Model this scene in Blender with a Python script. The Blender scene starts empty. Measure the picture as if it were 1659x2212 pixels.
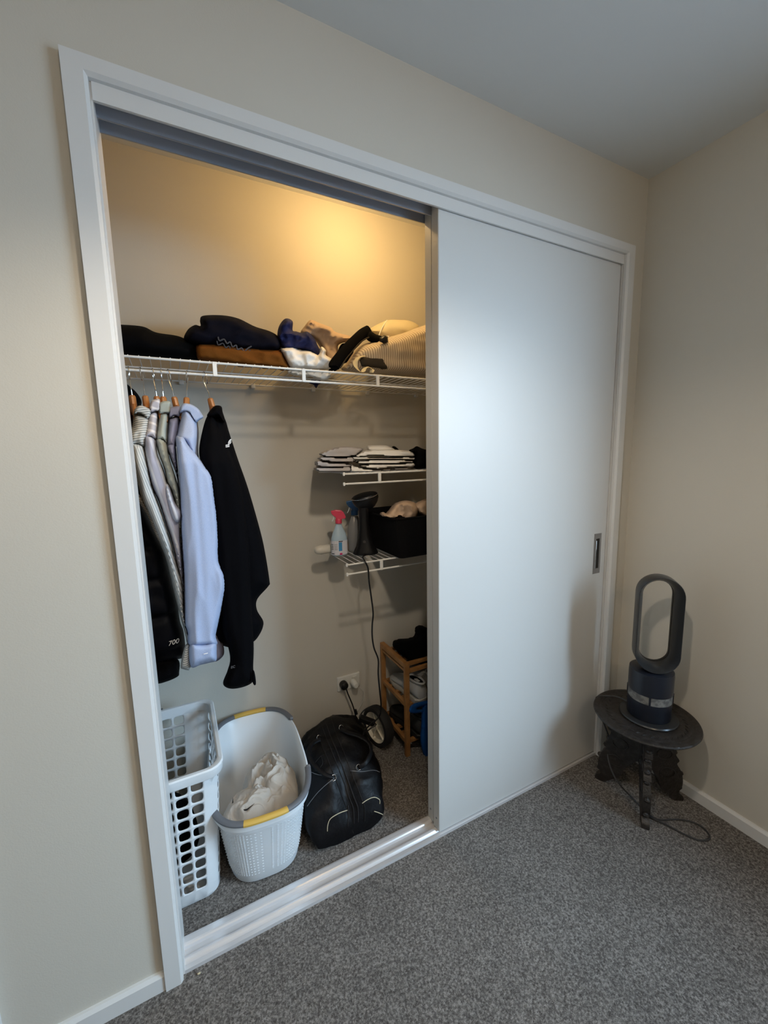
import bpy, bmesh, math, random
import numpy as np
from mathutils import Vector, Matrix, noise, Euler
from mathutils.geometry import delaunay_2d_cdt

# ------------------------------------------------------------------ camera, world, lights, exposure
W, H, F = 1659, 2212, 882.164
CAM = Vector((0.1247, -1.0676, 1.3690))
ROT = Matrix.Rotation(-0.473984, 3, 'Z') @ Matrix.Rotation(math.pi/2 - 0.139728, 3, 'X') @ Matrix.Rotation(-0.020428, 3, 'Z')
sc = bpy.context.scene
col = sc.collection
cd = bpy.data.cameras.new('camera'); cam = bpy.data.objects.new('camera', cd); col.objects.link(cam)
cd.sensor_fit = 'HORIZONTAL'; cd.sensor_width = 36; cd.lens = 36*F/W; cd.clip_start = .01
cam.matrix_world = Matrix.Translation(CAM) @ ROT.to_4x4()
sc.camera = cam
sc.view_settings.view_transform = 'Standard'; sc.view_settings.look = 'None'
sc.view_settings.gamma = 1; sc.view_settings.exposure = 0.0; sc.view_settings.use_curve_mapping = False
sc.cycles.use_denoising = True
sc.cycles.max_bounces = 8; sc.cycles.diffuse_bounces = 5

w = bpy.data.worlds.new('sky'); sc.world = w; w.use_nodes = True
w.node_tree.nodes['Background'].inputs[0].default_value = (.55, .75, 1, 1)
w.node_tree.nodes['Background'].inputs[1].default_value = 4.5

def lamp(name, kind, loc, energy, color, **kw):
    d = bpy.data.lights.new(name, kind); d.energy = energy; d.color = color
    for k, v in kw.items():
        if k != 'rot': setattr(d, k, v)
    o = bpy.data.objects.new(name, d); o.location = loc; col.objects.link(o)
    if 'rot' in kw: o.rotation_euler = kw['rot']
    return o
# daylight: a broad patch of sky outside the window of the right-hand wall, shining down through it
SKY = Vector((3.0, -3.0, 2.25)); WINC = Vector((1.85, -1.40, 1.35))
lamp('sky_daylight', 'AREA', SKY, 430, (.54, .78, 1), shape='RECTANGLE', size=2.8, size_y=2.0, rot=(WINC-SKY).to_track_quat('-Z', 'Y').to_euler())
# ceiling bulb of the wardrobe
lamp('wardrobe_bulb', 'POINT', (.825, .31, 2.27), 6.6, (1, .64, .26), shadow_soft_size=.025)
# shaded pendant of the bedroom: throws its light downwards and into the wardrobe
lamp('bedroom_pendant', 'SPOT', (.42, -.68, 2.06), 27, (1, .86, .69), shadow_soft_size=.035, spot_size=math.radians(158), spot_blend=.5)
lamp('added_rear_fill', 'POINT', (.45, -2.0, 2.12), 17, (1, .76, .50), shadow_soft_size=.12)  # added unseen fill light, makes up for weak bounce on walls and ceiling

# ------------------------------------------------------------------ helpers
def at(u, v, ax, val):
    """point on the plane ax=val seen at photo pixel (u, v)"""
    d = ROT @ Vector(((u-W/2)/F, (H/2-v)/F, -1))
    i = 'xyz'.index(ax)
    return CAM + d*((val-CAM[i])/d[i])

WL = {}
def tag(o, label=None, cat=None, group=None, kind=None):
    for k, v in (('label', label), ('category', cat), ('group', group), ('kind', kind)):
        if v: o[k] = v
    return o
def empty(name, loc, label, cat, group=None):
    o = bpy.data.objects.new(name, None); o.location = loc; o.empty_display_size = .02
    col.objects.link(o); WL[o.name] = Vector(loc)
    return tag(o, label, cat, group)
def link(name, verts, faces, mat, parent=None, smooth=True, angle=40, bevel=0, label=None):
    vs = [Vector(v) for v in verts]
    if parent is not None: org = WL[parent.name]
    else:
        xs = [v.x for v in vs]; ys = [v.y for v in vs]; zs = [v.z for v in vs]
        org = Vector(((min(xs)+max(xs))/2, (min(ys)+max(ys))/2, min(zs)))
    me = bpy.data.meshes.new(name)
    me.from_pydata([v-org for v in vs], [], faces)
    bm = bmesh.new(); bm.from_mesh(me)
    bmesh.ops.recalc_face_normals(bm, faces=bm.faces); bm.to_mesh(me); bm.free()
    if smooth:
        me.polygons.foreach_set('use_smooth', [True]*len(me.polygons)); me.set_sharp_from_angle(angle=math.radians(angle))
    me.materials.append(mat)
    o = bpy.data.objects.new(name, me); col.objects.link(o)
    if parent is not None: o.parent = parent
    else: o.location = org
    WL[o.name] = org.copy()
    if bevel:
        m = o.modifiers.new('b', 'BEVEL'); m.width = bevel; m.segments = 2; m.limit_method = 'ANGLE'; m.harden_normals = False
    if label: o['label'] = label
    return o
def copy_tree(o, parent=None):
    c = o.copy(); col.objects.link(c)
    if parent: c.parent = parent
    WL[c.name] = WL[o.name].copy()
    for ch in o.children: copy_tree(ch, c)
    return c

class MB:
    def __init__(s): s.v = []; s.f = []
    def add(s, vs, fs):
        n = len(s.v); s.v += [Vector(v) for v in vs]; s.f += [tuple(i+n for i in f) for f in fs]; return s
    def box(s, a, b, M=None):
        x0, y0, z0 = a; x1, y1, z1 = b
        vs = [Vector(p) for p in ((x0,y0,z0),(x1,y0,z0),(x1,y1,z0),(x0,y1,z0),(x0,y0,z1),(x1,y0,z1),(x1,y1,z1),(x0,y1,z1))]
        if M: vs = [M @ v for v in vs]
        return s.add(vs, [(0,3,2,1),(4,5,6,7),(0,1,5,4),(1,2,6,5),(2,3,7,6),(3,0,4,7)])
    def prism(s, poly, vec, M=None):
        n = len(poly); vec = Vector(vec)
        vs = [Vector(p) for p in poly] + [Vector(p)+vec for p in poly]
        if M: vs = [M @ v for v in vs]
        return s.add(vs, [tuple(range(n-1,-1,-1)), tuple(range(n, 2*n))] + [(i, (i+1)%n, n+(i+1)%n, n+i) for i in range(n)])
    def tube(s, path, r, seg=8, closed=False, flat=None):
        p = [Vector(q) for q in path]; n = len(p); base = len(s.v)
        up = None
        for i in range(n):
            if closed: t = p[(i+1)%n]-p[i-1]
            else: t = p[min(i+1,n-1)]-p[max(i-1,0)]
            t.normalize()
            if up is None: up = Vector((0,0,1)) if abs(t.z) < .9 else Vector((0,1,0))
            if flat: up = Vector(flat)
            a = up - t*up.dot(t)
            if a.length < 1e-4: a = t.orthogonal()
            a.normalize(); up = a; b = t.cross(a)
            rr = r[i] if isinstance(r, (list, tuple)) else r
            ra, rb = rr if isinstance(rr, tuple) else (rr, rr)
            for k in range(seg):
                th = 2*math.pi*k/seg
                s.v.append(p[i] + a*math.cos(th)*ra + b*math.sin(th)*rb)
        m = n if closed else n-1
        for i in range(m):
            j = (i+1) % n
            for k in range(seg):
                l = (k+1) % seg
                s.f.append((base+i*seg+k, base+i*seg+l, base+j*seg+l, base+j*seg+k))
        if not closed:
            s.f.append(tuple(base+k for k in range(seg))[::-1]); s.f.append(tuple(base+(n-1)*seg+k for k in range(seg)))
        return s
    def lathe(s, prof, c=(0,0,0), seg=32, sx=1, sy=1, M=None, n=2.0, rot=0):
        rings = []
        for r, z in prof:
            ring = []
            for k in range(seg):
                th = 2*math.pi*k/seg
                ct, st = math.cos(th), math.sin(th)
                if n != 2: ct = math.copysign(abs(ct)**(2/n), ct); st = math.copysign(abs(st)**(2/n), st)
                x, y = r*sx*ct, r*sy*st
                v = Vector((x*math.cos(rot)-y*math.sin(rot), x*math.sin(rot)+y*math.cos(rot), z))
                if M: v = M @ v
                ring.append(v + Vector(c))
            rings.append(ring)
        return s.loft(rings)
    def loft(s, rings, cap=True, closed=False):
        base = len(s.v); n = len(rings[0])
        for r in rings: s.v += [Vector(v) for v in r]
        m = len(rings)
        for i in range(m if closed else m-1):
            for k in range(n):
                l = (k+1) % n; j = (i+1) % m
                s.f.append((base+i*n+k, base+i*n+l, base+j*n+l, base+j*n+k))
        if cap and not closed:
            s.f.append(tuple(base+k for k in range(n))[::-1]); s.f.append(tuple(base+(m-1)*n+k for k in range(n)))
        return s
    def build(s, name, mat, parent=None, **kw): return link(name, s.v, s.f, mat, parent, **kw)

def cr(pts, per=8, closed=False):
    """Catmull-Rom through the points"""
    P = [np.array(p, float) for p in pts]; n = len(P); out = []
    for i in range(n if closed else n-1):
        a = P[i-1] if closed or i > 0 else P[i]; b = P[i]; c = P[(i+1) % n]
        d = P[(i+2) % n] if closed or i+2 < n else c
        for k in range(per):
            t = k/per
            out.append(.5*((2*b) + (-a+c)*t + (2*a-5*b+4*c-d)*t*t + (-a+3*b-3*c+d)*t**3))
    if not closed: out.append(P[-1])
    return out
def path3(pts, per=8, closed=False): return [Vector(p) for p in cr(pts, per, closed)]
def pxpath(pts, ax='y', per=6): return path3([at(p[0], p[1], ax, p[2]) for p in pts], per)

def resample(P, step):
    P = [np.array(p[:2], float) for p in P]; out = []
    n = len(P)
    for i in range(n):
        a, b = P[i], P[(i+1) % n]; L = np.linalg.norm(b-a)
        k = max(1, int(round(L/step)))
        for j in range(k): out.append(a+(b-a)*j/k)
    return out

def fold(p, amp, sx, sz, seed, kind):
    q = Vector((p.x/sx + seed*7.3, p.y/sx*.5, p.z/sz + seed*3.1))
    if kind == 'ridge':
        a = 1-abs(noise.noise(q)*2.2); b = 1-abs(noise.noise(q*2.1+Vector((5,1,2)))*2.2)
        return amp*(a*.8 + b*.35 - .55)
    return amp*(noise.noise(q)*1.2 + .4*noise.noise(q*2.3))

def cloth(name, outline, depth, thick, mat, parent=None, amp=.006, sx=.035, sz=.2, seed=1, edge=.03, step=5, sharp=False,
          kind='soft', label=None, shrink=.96):
    """closed soft body: outline in the plane(s) y=depth, real thickness behind it, folds in its surface"""
    if not sharp: outline = cr(outline, 6, True)
    B = resample(outline, step)
    A = np.array(B); n = len(A)
    lo, hi = A.min(0), A.max(0)
    Q = np.roll(A, -1, 0)-A; L2 = (Q**2).sum(1)+1e-9
    def dist(p):
        t = np.clip(((p-A)*Q).sum(1)/L2, 0, 1)
        return np.sqrt((((A+Q*t[:,None])-p)**2).sum(1).min())
    def inside(p):
        x, y = p; c = False; X2 = np.roll(A, -1, 0)
        cond = (A[:,1] > y) != (X2[:,1] > y)
        with np.errstate(divide='ignore', invalid='ignore'):
            xi = (X2[:,0]-A[:,0])*(y-A[:,1])/(X2[:,1]-A[:,1])+A[:,0]
        return (np.count_nonzero(cond & (x < xi)) % 2) == 1
    pts = [Vector(p) for p in B]
    r = 0; y = lo[1]
    while y < hi[1]:
        x = lo[0] + (r % 2)*step*.5
        while x < hi[0]:
            p = np.array((x, y))
            if inside(p) and dist(p) > step*.55: pts.append(Vector(p))
            x += step
        y += step*.87; r += 1
    vo, eo, fo = delaunay_2d_cdt(pts, [(i, (i+1) % n) for i in range(n)], [], 1, 1e-5)[:3]
    def D(v):
        if not isinstance(depth, list): return depth
        return float(np.interp(v, [d[0] for d in depth], [d[1] for d in depth]))
    cen = A.mean(0); Dc = D(cen[1])
    ppm = F/((at(cen[0], cen[1], 'y', Dc)-CAM).length)
    front, back, bd = [], [], []
    cm = at(cen[0], cen[1], 'y', Dc+thick/2); cb = at(cen[0], cen[1], 'y', Dc+thick)
    for q in vo:
        p = np.array(q); d = dist(p); on = d < .3
        t = min(1, d/ppm/edge); s = math.sqrt(max(0, 1-(1-t)**2))
        Y = D(q[1])
        f = at(q[0], q[1], 'y', Y + thick/2*(1-s))
        k = fold(f, amp, sx, sz, seed, kind)*min(1, t*1.5)
        f = at(q[0], q[1], 'y', Y + thick/2*(1-s) - k)
        front.append(f); bd.append(on)
        m = at(q[0], q[1], 'y', Y+thick/2)
        bk = m + Vector((0, thick/2*s, 0)) + (cb-cm-Vector((0, thick/2, 0)))*s*.5
        bk.x = cm.x + (bk.x-cm.x)*(1-(1-shrink)*s); 
        back.append(bk)
    V = list(front); idx = []
    for i, b in enumerate(back):
        if bd[i]: idx.append(i)
        else: idx.append(len(V)); V.append(b)
    Fc = [tuple(f) for f in fo] + [tuple(idx[i] for i in f)[::-1] for f in fo]
    return link(name, V, Fc, mat, parent, angle=70, label=label)

# ------------------------------------------------------------------ materials
def mat(name, c, rough=.6, metal=0, bump=None, vary=None, spec=.5, sheen=0):
    m = bpy.data.materials.new(name); m.use_nodes = True; nt = m.node_tree; N = nt.nodes; L = nt.links
    b = N['Principled BSDF']; b.inputs['Base Color'].default_value = (*c, 1)
    b.inputs['Roughness'].default_value = rough; b.inputs['Metallic'].default_value = metal
    b.inputs['Specular IOR Level'].default_value = spec
    if sheen: b.inputs['Sheen Weight'].default_value = sheen
    tc = N.new('ShaderNodeTexCoord')
    if bump:
        sc_, st = bump[:2]
        n = N.new('ShaderNodeTexNoise'); n.inputs['Scale'].default_value = sc_; n.inputs['Detail'].default_value = 3
        L.new(tc.outputs['Object'], n.inputs['Vector'])
        bp = N.new('ShaderNodeBump'); bp.inputs['Strength'].default_value = st; bp.inputs['Distance'].default_value = .002
        L.new(n.outputs['Fac'], bp.inputs['Height']); L.new(bp.outputs['Normal'], b.inputs['Normal'])
    if vary:
        sc_, c2, lo, hi = vary
        n = N.new('ShaderNodeTexNoise'); n.inputs['Scale'].default_value = sc_; n.inputs['Detail'].default_value = 4
        L.new(tc.outputs['Object'], n.inputs['Vector'])
        r = N.new('ShaderNodeValToRGB'); r.color_ramp.elements[0].position = lo; r.color_ramp.elements[1].position = hi
        r.color_ramp.elements[0].color = (*c, 1); r.color_ramp.elements[1].color = (*c2, 1)
        L.new(n.outputs['Fac'], r.inputs[0]); L.new(r.outputs[0], b.inputs['Base Color'])
    return m
def stripes(name, c1, c2, freq, axis='X', rot=0, width=.5, rough=.8, sharp=.08):
    m = mat(name, c1, rough, spec=.2); nt = m.node_tree; N = nt.nodes; L = nt.links; b = N['Principled BSDF']
    tc = N.new('ShaderNodeTexCoord'); mp = N.new('ShaderNodeMapping'); L.new(tc.outputs['Object'], mp.inputs['Vector'])
    mp.inputs['Rotation'].default_value = (0, rot, 0)
    sp = N.new('ShaderNodeSeparateXYZ'); L.new(mp.outputs[0], sp.inputs[0])
    mu = N.new('ShaderNodeMath'); mu.operation = 'MULTIPLY'; mu.inputs[1].default_value = freq; L.new(sp.outputs[axis], mu.inputs[0])
    fr = N.new('ShaderNodeMath'); fr.operation = 'PINGPONG'; fr.inputs[1].default_value = 1; L.new(mu.outputs[0], fr.inputs[0])
    r = N.new('ShaderNodeValToRGB'); L.new(fr.outputs[0], r.inputs[0])
    r.color_ramp.elements[0].position = max(0, width-sharp); r.color_ramp.elements[1].position = min(1, width+sharp)
    r.color_ramp.elements[0].color = (*c1, 1); r.color_ramp.elements[1].color = (*c2, 1)
    L.new(r.outputs[0], b.inputs['Base Color'])
    return m
M = {}
M['wall'] = mat('wall_paint', (.57, .54, .475), .75, bump=(350, .12), spec=.3)
M['ceiling'] = mat('ceiling_paint', (.68, .69, .68), .85, bump=(300, .08), spec=.2)
M['trim'] = mat('trim_paint', (.66, .66, .65), .38, bump=(60, .03))
M['door'] = mat('door_paint', (.61, .61, .595), .42, bump=(500, .05))
M['edge'] = mat('door_edge_in_shade', (.50, .49, .46), .5)  # greyer than the door paint: the edge's shade is in the colour
M['sill'] = mat('sill_aluminium', (.78, .77, .78), .22, .45)
M['track'] = mat('track_metal', (.42, .45, .52), .35, .6)
M['wire'] = mat('white_coated_wire', (.80, .80, .78), .35)
M['fray'] = mat('frayed_grey', (.06, .06, .07), .9)
M['chrome'] = mat('chrome', (.8, .8, .8), .15, 1)
M['steel'] = mat('brushed_steel', (.34, .34, .35), .35, .8)
M['wood'] = mat('hanger_wood', (.42, .17, .05), .4, vary=(30, (.30, .11, .03), .4, .6))
M['bamboo'] = mat('bamboo', (.36, .17, .055), .5, vary=(25, (.27, .12, .035), .4, .65))
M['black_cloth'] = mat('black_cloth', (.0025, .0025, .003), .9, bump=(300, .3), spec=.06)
M['navy'] = mat('navy_knit', (.005, .005, .010), .9, bump=(600, .5), spec=.08)
M['blue_navy'] = mat('navy_cotton', (.012, .016, .07), .75, bump=(300, .2), spec=.2)
M['brown'] = mat('brown_knit', (.15, .052, .008), .9, bump=(500, .5), spec=.1)
M['white_cloth'] = mat('white_cotton', (.80, .78, .74), .8, bump=(250, .25), spec=.2)
M['beige_cloth'] = mat('beige_cotton', (.50, .37, .27), .8, bump=(250, .25), spec=.2)
M['cream'] = mat('cream_fabric', (.60, .52, .34), .75, bump=(200, .2), spec=.2)
M['taupe'] = mat('taupe_recess_shade_and_strap', (.04, .032, .024), .85, spec=.2)  # dark taupe for the tote's painted recess shade and the strap edge
M['grey_cloth'] = mat('grey_cotton', (.44, .41, .40), .85, bump=(250, .25), spec=.2)
M['laundry'] = mat('laundry_cotton', (.50, .465, .42), .9, bump=(350, .35), spec=.15)
M['light_blue'] = mat('light_blue_oxford', (.33, .40, .58), .85, bump=(700, .3), spec=.1, vary=(900, (.40, .46, .62), .4, .6))
M['green'] = mat('pale_green_cotton', (.36, .39, .35), .8, bump=(500, .2), spec=.2)
M['lavender'] = mat('lavender_cotton', (.27, .28, .40), .8, bump=(500, .2), spec=.2)
M['maroon'] = mat('maroon_cloth', (.05, .012, .012), .85, spec=.15)
M['grey_stripe'] = stripes('grey_stripe_cotton', (.56, .56, .54), (.30, .32, .32), 420, 'X', math.radians(14), .62)
M['grey_stripe_h'] = stripes('grey_stripe_cotton_across', (.56, .56, .54), (.22, .24, .24), 330, 'Z', math.radians(10), .62)
M['warm_lit_stripe'] = stripes('warm_lit_stripe_cotton', (.60, .54, .47), (.34, .29, .24), 330, 'Z', math.radians(-25), .6)  # tan tone paints warm light onto the shirt's stripes
M['lilac_stripe'] = stripes('lilac_stripe_cotton', (.36, .36, .43), (.56, .56, .60), 95, 'X', math.radians(12), .72)
M['lilac_stripe_h'] = stripes('lilac_stripe_cotton_across', (.46, .44, .48), (.70, .66, .66), 95, 'Z', math.radians(-20), .72)
M['tote'] = stripes('tote_stripe', (.64, .55, .41), (.36, .27, .19), 210, 'X', math.radians(6), .58, sharp=.18)
M['jacket'] = mat('softshell_black', (.0022, .0022, .003), .9, bump=(400, .15), spec=.05)
M['puffer'] = mat('puffer_nylon', (.003, .004, .008), .6, bump=(60, .4), spec=.12)
M['leather'] = mat('black_leather', (.0035, .0035, .0045), .48, bump=(45, 1.0), spec=.22)
M['leather_edge'] = mat('worn_leather', (.022, .020, .020), .6, spec=.2)
M['piping'] = mat('cream_piping', (.55, .48, .33), .6)
M['white_plastic'] = mat('white_plastic', (.72, .76, .79), .35)
M['grey_plastic'] = mat('grey_plastic', (.13, .14, .16), .45)
M['yellow'] = mat('yellow_grip', (.62, .40, .08), .5)
M['black_plastic'] = mat('black_plastic', (.006, .006, .007), .35, spec=.35)
M['felt'] = mat('black_felt', (.006, .006, .007), .95, bump=(500, .8), spec=.1)
M['rubber'] = mat('black_rubber', (.008, .008, .008), .7)
M['hub'] = mat('cream_hub', (.75, .70, .58), .5)
M['pink'] = mat('pink_plastic', (.62, .05, .10), .35)
M['bottle_blue'] = mat('pale_blue_bottle', (.40, .52, .62), .25)
M['label_paper'] = mat('label_white', (.62, .62, .68), .5)
M['label_blue'] = mat('label_blue', (.05, .25, .50), .5)
M['label_dark'] = mat('label_dark', (.02, .02, .04), .5)
M['label_pink'] = mat('label_magenta', (.50, .03, .16), .5)
M['dark_blue'] = mat('dark_blue_plastic', (.01, .08, .22), .35)
M['smoke'] = mat('smoky_clear_plastic', (.20, .20, .20), .15)
M['amber'] = mat('amber_glass', (.22, .09, .01), .12)
M['tube_white'] = mat('off_white_plastic', (.62, .58, .50), .4)
M['blue_bag'] = mat('blue_fabric', (.005, .06, .22), .7, spec=.2)
M['shoe'] = mat('grey_knit_shoe', (.34, .34, .33), .85, bump=(90, 1.0), spec=.2)
M['shoe_sole'] = mat('shoe_sole', (.40, .38, .33), .6)
M['white_print'] = mat('white_print', (.75, .75, .75), .6)
M['black_print'] = mat('black_print', (.01, .01, .01), .6)
M['fan_grey'] = mat('gunmetal_plastic', (.042, .044, .047), .28, .45)
M['fan_dark'] = mat('dark_blue_plastic_base', (.010, .013, .022), .35)
M['fan_dust'] = mat('dusty_grille', (.10, .10, .10), .7, vary=(60, (.20, .20, .19), .4, .6))
M['table'] = mat('dark_carved_wood', (.016, .013, .011), .42, bump=(140, 1.0), vary=(60, (.035, .03, .028), .45, .7))
M['cable'] = mat('grey_cable', (.035, .035, .037), .45)
M['outlet'] = mat('outlet_plastic', (.68, .67, .62), .4)
M['glass'] = mat('window_glass', (.9, .95, 1), .05)
nt = M['glass'].node_tree
tr = nt.nodes.new('ShaderNodeBsdfTransparent'); mx = nt.nodes.new('ShaderNodeMixShader'); mx.inputs[0].default_value = .06
nt.links.new(tr.outputs[0], mx.inputs[1]); nt.links.new(nt.nodes['Principled BSDF'].outputs[0], mx.inputs[2])
nt.links.new(mx.outputs[0], nt.nodes['Material Output'].inputs[0])

def carpet_mat():
    m = mat('grey_carpet', (.15, .14, .13), .95, spec=.1); nt = m.node_tree; N = nt.nodes; L = nt.links; b = N['Principled BSDF']
    tc = N.new('ShaderNodeTexCoord')
    n = N.new('ShaderNodeTexNoise'); n.inputs['Scale'].default_value = 190; n.inputs['Detail'].default_value = 6; n.inputs['Roughness'].default_value = .75
    L.new(tc.outputs['Object'], n.inputs['Vector'])
    r = N.new('ShaderNodeValToRGB'); e = r.color_ramp.elements
    e[0].position = .38; e[0].color = (.065, .058, .053, 1); e[1].position = .62; e[1].color = (.34, .315, .29, 1)
    x = e.new(.5); x.color = (.165, .151, .139, 1)
    L.new(n.outputs['Fac'], r.inputs[0])
    n2 = N.new('ShaderNodeTexNoise'); n2.inputs['Scale'].default_value = 7; n2.inputs['Detail'].default_value = 3
    L.new(tc.outputs['Object'], n2.inputs['Vector'])
    mr = N.new('ShaderNodeMapRange'); mr.inputs[3].default_value = .82; mr.inputs[4].default_value = 1.18; L.new(n2.outputs['Fac'], mr.inputs[0])
    mx = N.new('ShaderNodeMix'); mx.data_type = 'RGBA'; mx.blend_type = 'MULTIPLY'; mx.inputs[0].default_value = 1
    L.new(r.outputs[0], mx.inputs[6]); L.new(mr.outputs[0], mx.inputs[7]); L.new(mx.outputs[2], b.inputs['Base Color'])
    bp = N.new('ShaderNodeBump'); bp.inputs['Strength'].default_value = .9; bp.inputs['Distance'].default_value = .004
    L.new(n.outputs['Fac'], bp.inputs['Height']); L.new(bp.outputs['Normal'], b.inputs['Normal'])
    return m
M['carpet'] = carpet_mat()

# ------------------------------------------------------------------ the room
XL, XR, YR, YB, ZC = -1.25, 1.851, -3.0, .655, 2.4      # left wall, right wall, rear wall, wardrobe back wall, ceiling
OX0, OX1, OZ = .041, 1.728, 2.106                        # wardrobe opening
CX0 = -.28                                               # wardrobe's own left wall
def st(name, mb, m, parent=None, **kw):
    o = mb.build(name, m, parent, **kw)
    if parent is None: o['kind'] = 'structure'
    return o
st('floor', MB().box((XL-.1, YR-.1, -.05), (XR+.1, YB+.1, 0)), M['carpet'], smooth=False)
st('ceiling', MB().box((XL-.1, YR-.1, ZC), (XR+.1, YB+.1, ZC+.05)), M['ceiling'], smooth=False)
st('wall_front', MB().box((XL, 0, 0), (OX0-.012, .1, ZC)).box((OX0-.012, 0, OZ), (OX1+.012, .1, ZC)).box((OX1+.012, 0, 0), (XR, .1, ZC)), M['wall'], smooth=False)
WY0, WY1, WZ0, WZ1 = -2.05, -.88, .68, 2.02
st('wall_right', MB().box((XR, YR, 0), (XR+.12, WY0, ZC)).box((XR, WY1, 0), (XR+.12, YB, ZC)).box((XR, WY0, 0), (XR+.12, WY1, WZ0)).box((XR, WY0, WZ1), (XR+.12, WY1, ZC)), M['wall'], smooth=False)
st('wall_left', MB().box((XL-.1, YR, 0), (XL, .1, ZC)), M['wall'], smooth=False)
st('wall_rear', MB().box((XL, YR-.1, 0), (XR, YR, ZC)), M['wall'], smooth=False)
st('wall_back', MB().box((CX0-.1, YB, 0), (XR, YB+.1, ZC)).box((CX0-.1, .1, 0), (CX0, YB, ZC)), M['wall'], smooth=False)
# window in the right wall, where the daylight comes from
wf = st('window_1', MB().box((XR, WY0-.06, WZ0-.06), (XR+.06, WY1+.06, WZ0)).box((XR, WY0-.06, WZ1), (XR+.06, WY1+.06, WZ1+.06)).box((XR, WY0-.06, WZ0), (XR+.06, WY0, WZ1)).box((XR, WY1, WZ0), (XR+.06, WY1+.06, WZ1)).box((XR+.03, (WY0+WY1)/2-.02, WZ0), (XR+.05, (WY0+WY1)/2+.02, WZ1)), M['trim'], smooth=False)
MB().box((XR+.038, WY0, WZ0), (XR+.042, WY1, WZ1)).build('pane', M['glass'], wf, smooth=False)
# baseboards
BH = .050
def base_prof(a, b, n):
    """board from a to b (floor points), n = outward normal, bevelled top"""
    a, b, n = Vector(a), Vector(b), Vector(n); z = Vector((0,0,1))
    poly = [a, a+n*.013, a+n*.013+z*(BH-.008), a+n*.007+z*BH, a+z*BH]
    return MB().prism(poly, b-a)
st('baseboard_front', base_prof((-.315, 0, 0), (.0, 0, 0), (0,-1,0)), M['trim'], smooth=False)
st('baseboard_front.001', base_prof((1.769, 0, 0), (XR, 0, 0), (0,-1,0)), M['trim'], smooth=False)
st('baseboard_right', base_prof((XR, YR, 0), (XR, 0, 0), (-1,0,0)), M['trim'], smooth=False)
# wardrobe casing: left, top, right mitred boards with an inner bead
def casing():
    c = -.018; o0, o1, oz = 0.0, 1.768, 2.139
    i0, i1, iz = OX0, OX1, OZ
    bw = .006
    st('trim_1', MB().prism([(o0, c, 0), (i0-bw, c, 0), (i0, c+.006, 0), (i0, 0, 0), (o0, 0, 0)], (0,0,0)) if False else
       MB().add([(o0,c,0),(i0-bw,c,0),(i0,c+.007,0),(i0,0,0),(o0,0,0),(o0,c,oz),(i0-bw,c,iz+bw),(i0,c+.007,iz),(i0,0,iz),(o0,0,oz)],
                [(0,1,6,5),(1,2,7,6),(2,3,8,7),(3,4,9,8),(4,0,5,9),(4,3,2,1,0),(5,6,7,8,9)]), M['trim'], smooth=False)
    st('trim_2', MB().add([(o0,c,oz),(i0-bw,c,iz+bw),(i0,c+.007,iz),(i0,0,iz),(o0,0,oz),(o1,c,oz),(i1+bw,c,iz+bw),(i1,c+.007,iz),(i1,0,iz),(o1,0,oz)],
                [(0,1,6,5),(1,2,7,6),(2,3,8,7),(3,4,9,8),(4,0,5,9),(4,3,2,1,0),(5,6,7,8,9)]), M['trim'], smooth=False)
    st('trim_3', MB().add([(o1,c,0),(i1+bw,c,0),(i1,c+.007,0),(i1,0,0),(o1,0,0),(o1,c,oz),(i1+bw,c,iz+bw),(i1,c+.007,iz),(i1,0,iz),(o1,0,oz)],
                [(0,1,6,5),(1,2,7,6),(2,3,8,7),(3,4,9,8),(4,0,5,9),(4,3,2,1,0),(5,6,7,8,9)]), M['trim'], smooth=False)
casing()
# jambs and head of the opening
st('trim_4', MB().box((OX0-.012, .001, 0), (OX0+.004, .112, OZ)), M['trim'], smooth=False)
st('trim_5', MB().box((OX1-.001, .001, 0), (OX1+.012, .112, OZ)), M['trim'], smooth=False)
# head track: three hanging fins with grooves between them
st('trim_6', MB().box((OX0+.004, -.002, 2.073), (OX1-.001, .004, OZ)).box((OX0+.004, .004, 2.098), (OX1-.001, .112, OZ)), M['trim'], smooth=False)
st('trim_7', MB().box((OX0+.004, .0435, 2.073), (OX1-.001, .0465, 2.0978)).box((OX0+.004, .088, 2.073), (OX1-.001, .0915, 2.0978)), M['track'], smooth=False)
# floor track (sill)
st('trim_8', MB().prism([(OX0+.004, y, z) for y, z in ((.000,0),(.001,.0095),(.012,.0095),(.0135,.006),(.016,.006),(.019,.010),(.022,.0135),(.026,.0150),(.030,.0150),(.034,.0135),(.037,.010),(.039,.007),(.052,.007),(.0545,.0035),(.0570,.0035),(.060,.010),(.063,.0135),(.067,.0150),(.080,.0150),(.086,.0135),(.091,.009),(.091,0))], (OX1-OX0-.005, 0, 0)), M['sill'], smooth=False)
# cased doorway further left on the same wall
st('trim_9', MB().box((-.372, -.018, 0), (-.3155, 0, 2.05)).box((-1.18, -.018, 2.05), (-.3155, 0, 2.11)).box((-1.18, -.018, 0), (-1.12, 0, 2.05)), M['trim'], smooth=False)
st('door_3', MB().box((-1.119, -.008, .005), (-.373, 0, 2.049)), M['door'], smooth=False)

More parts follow.
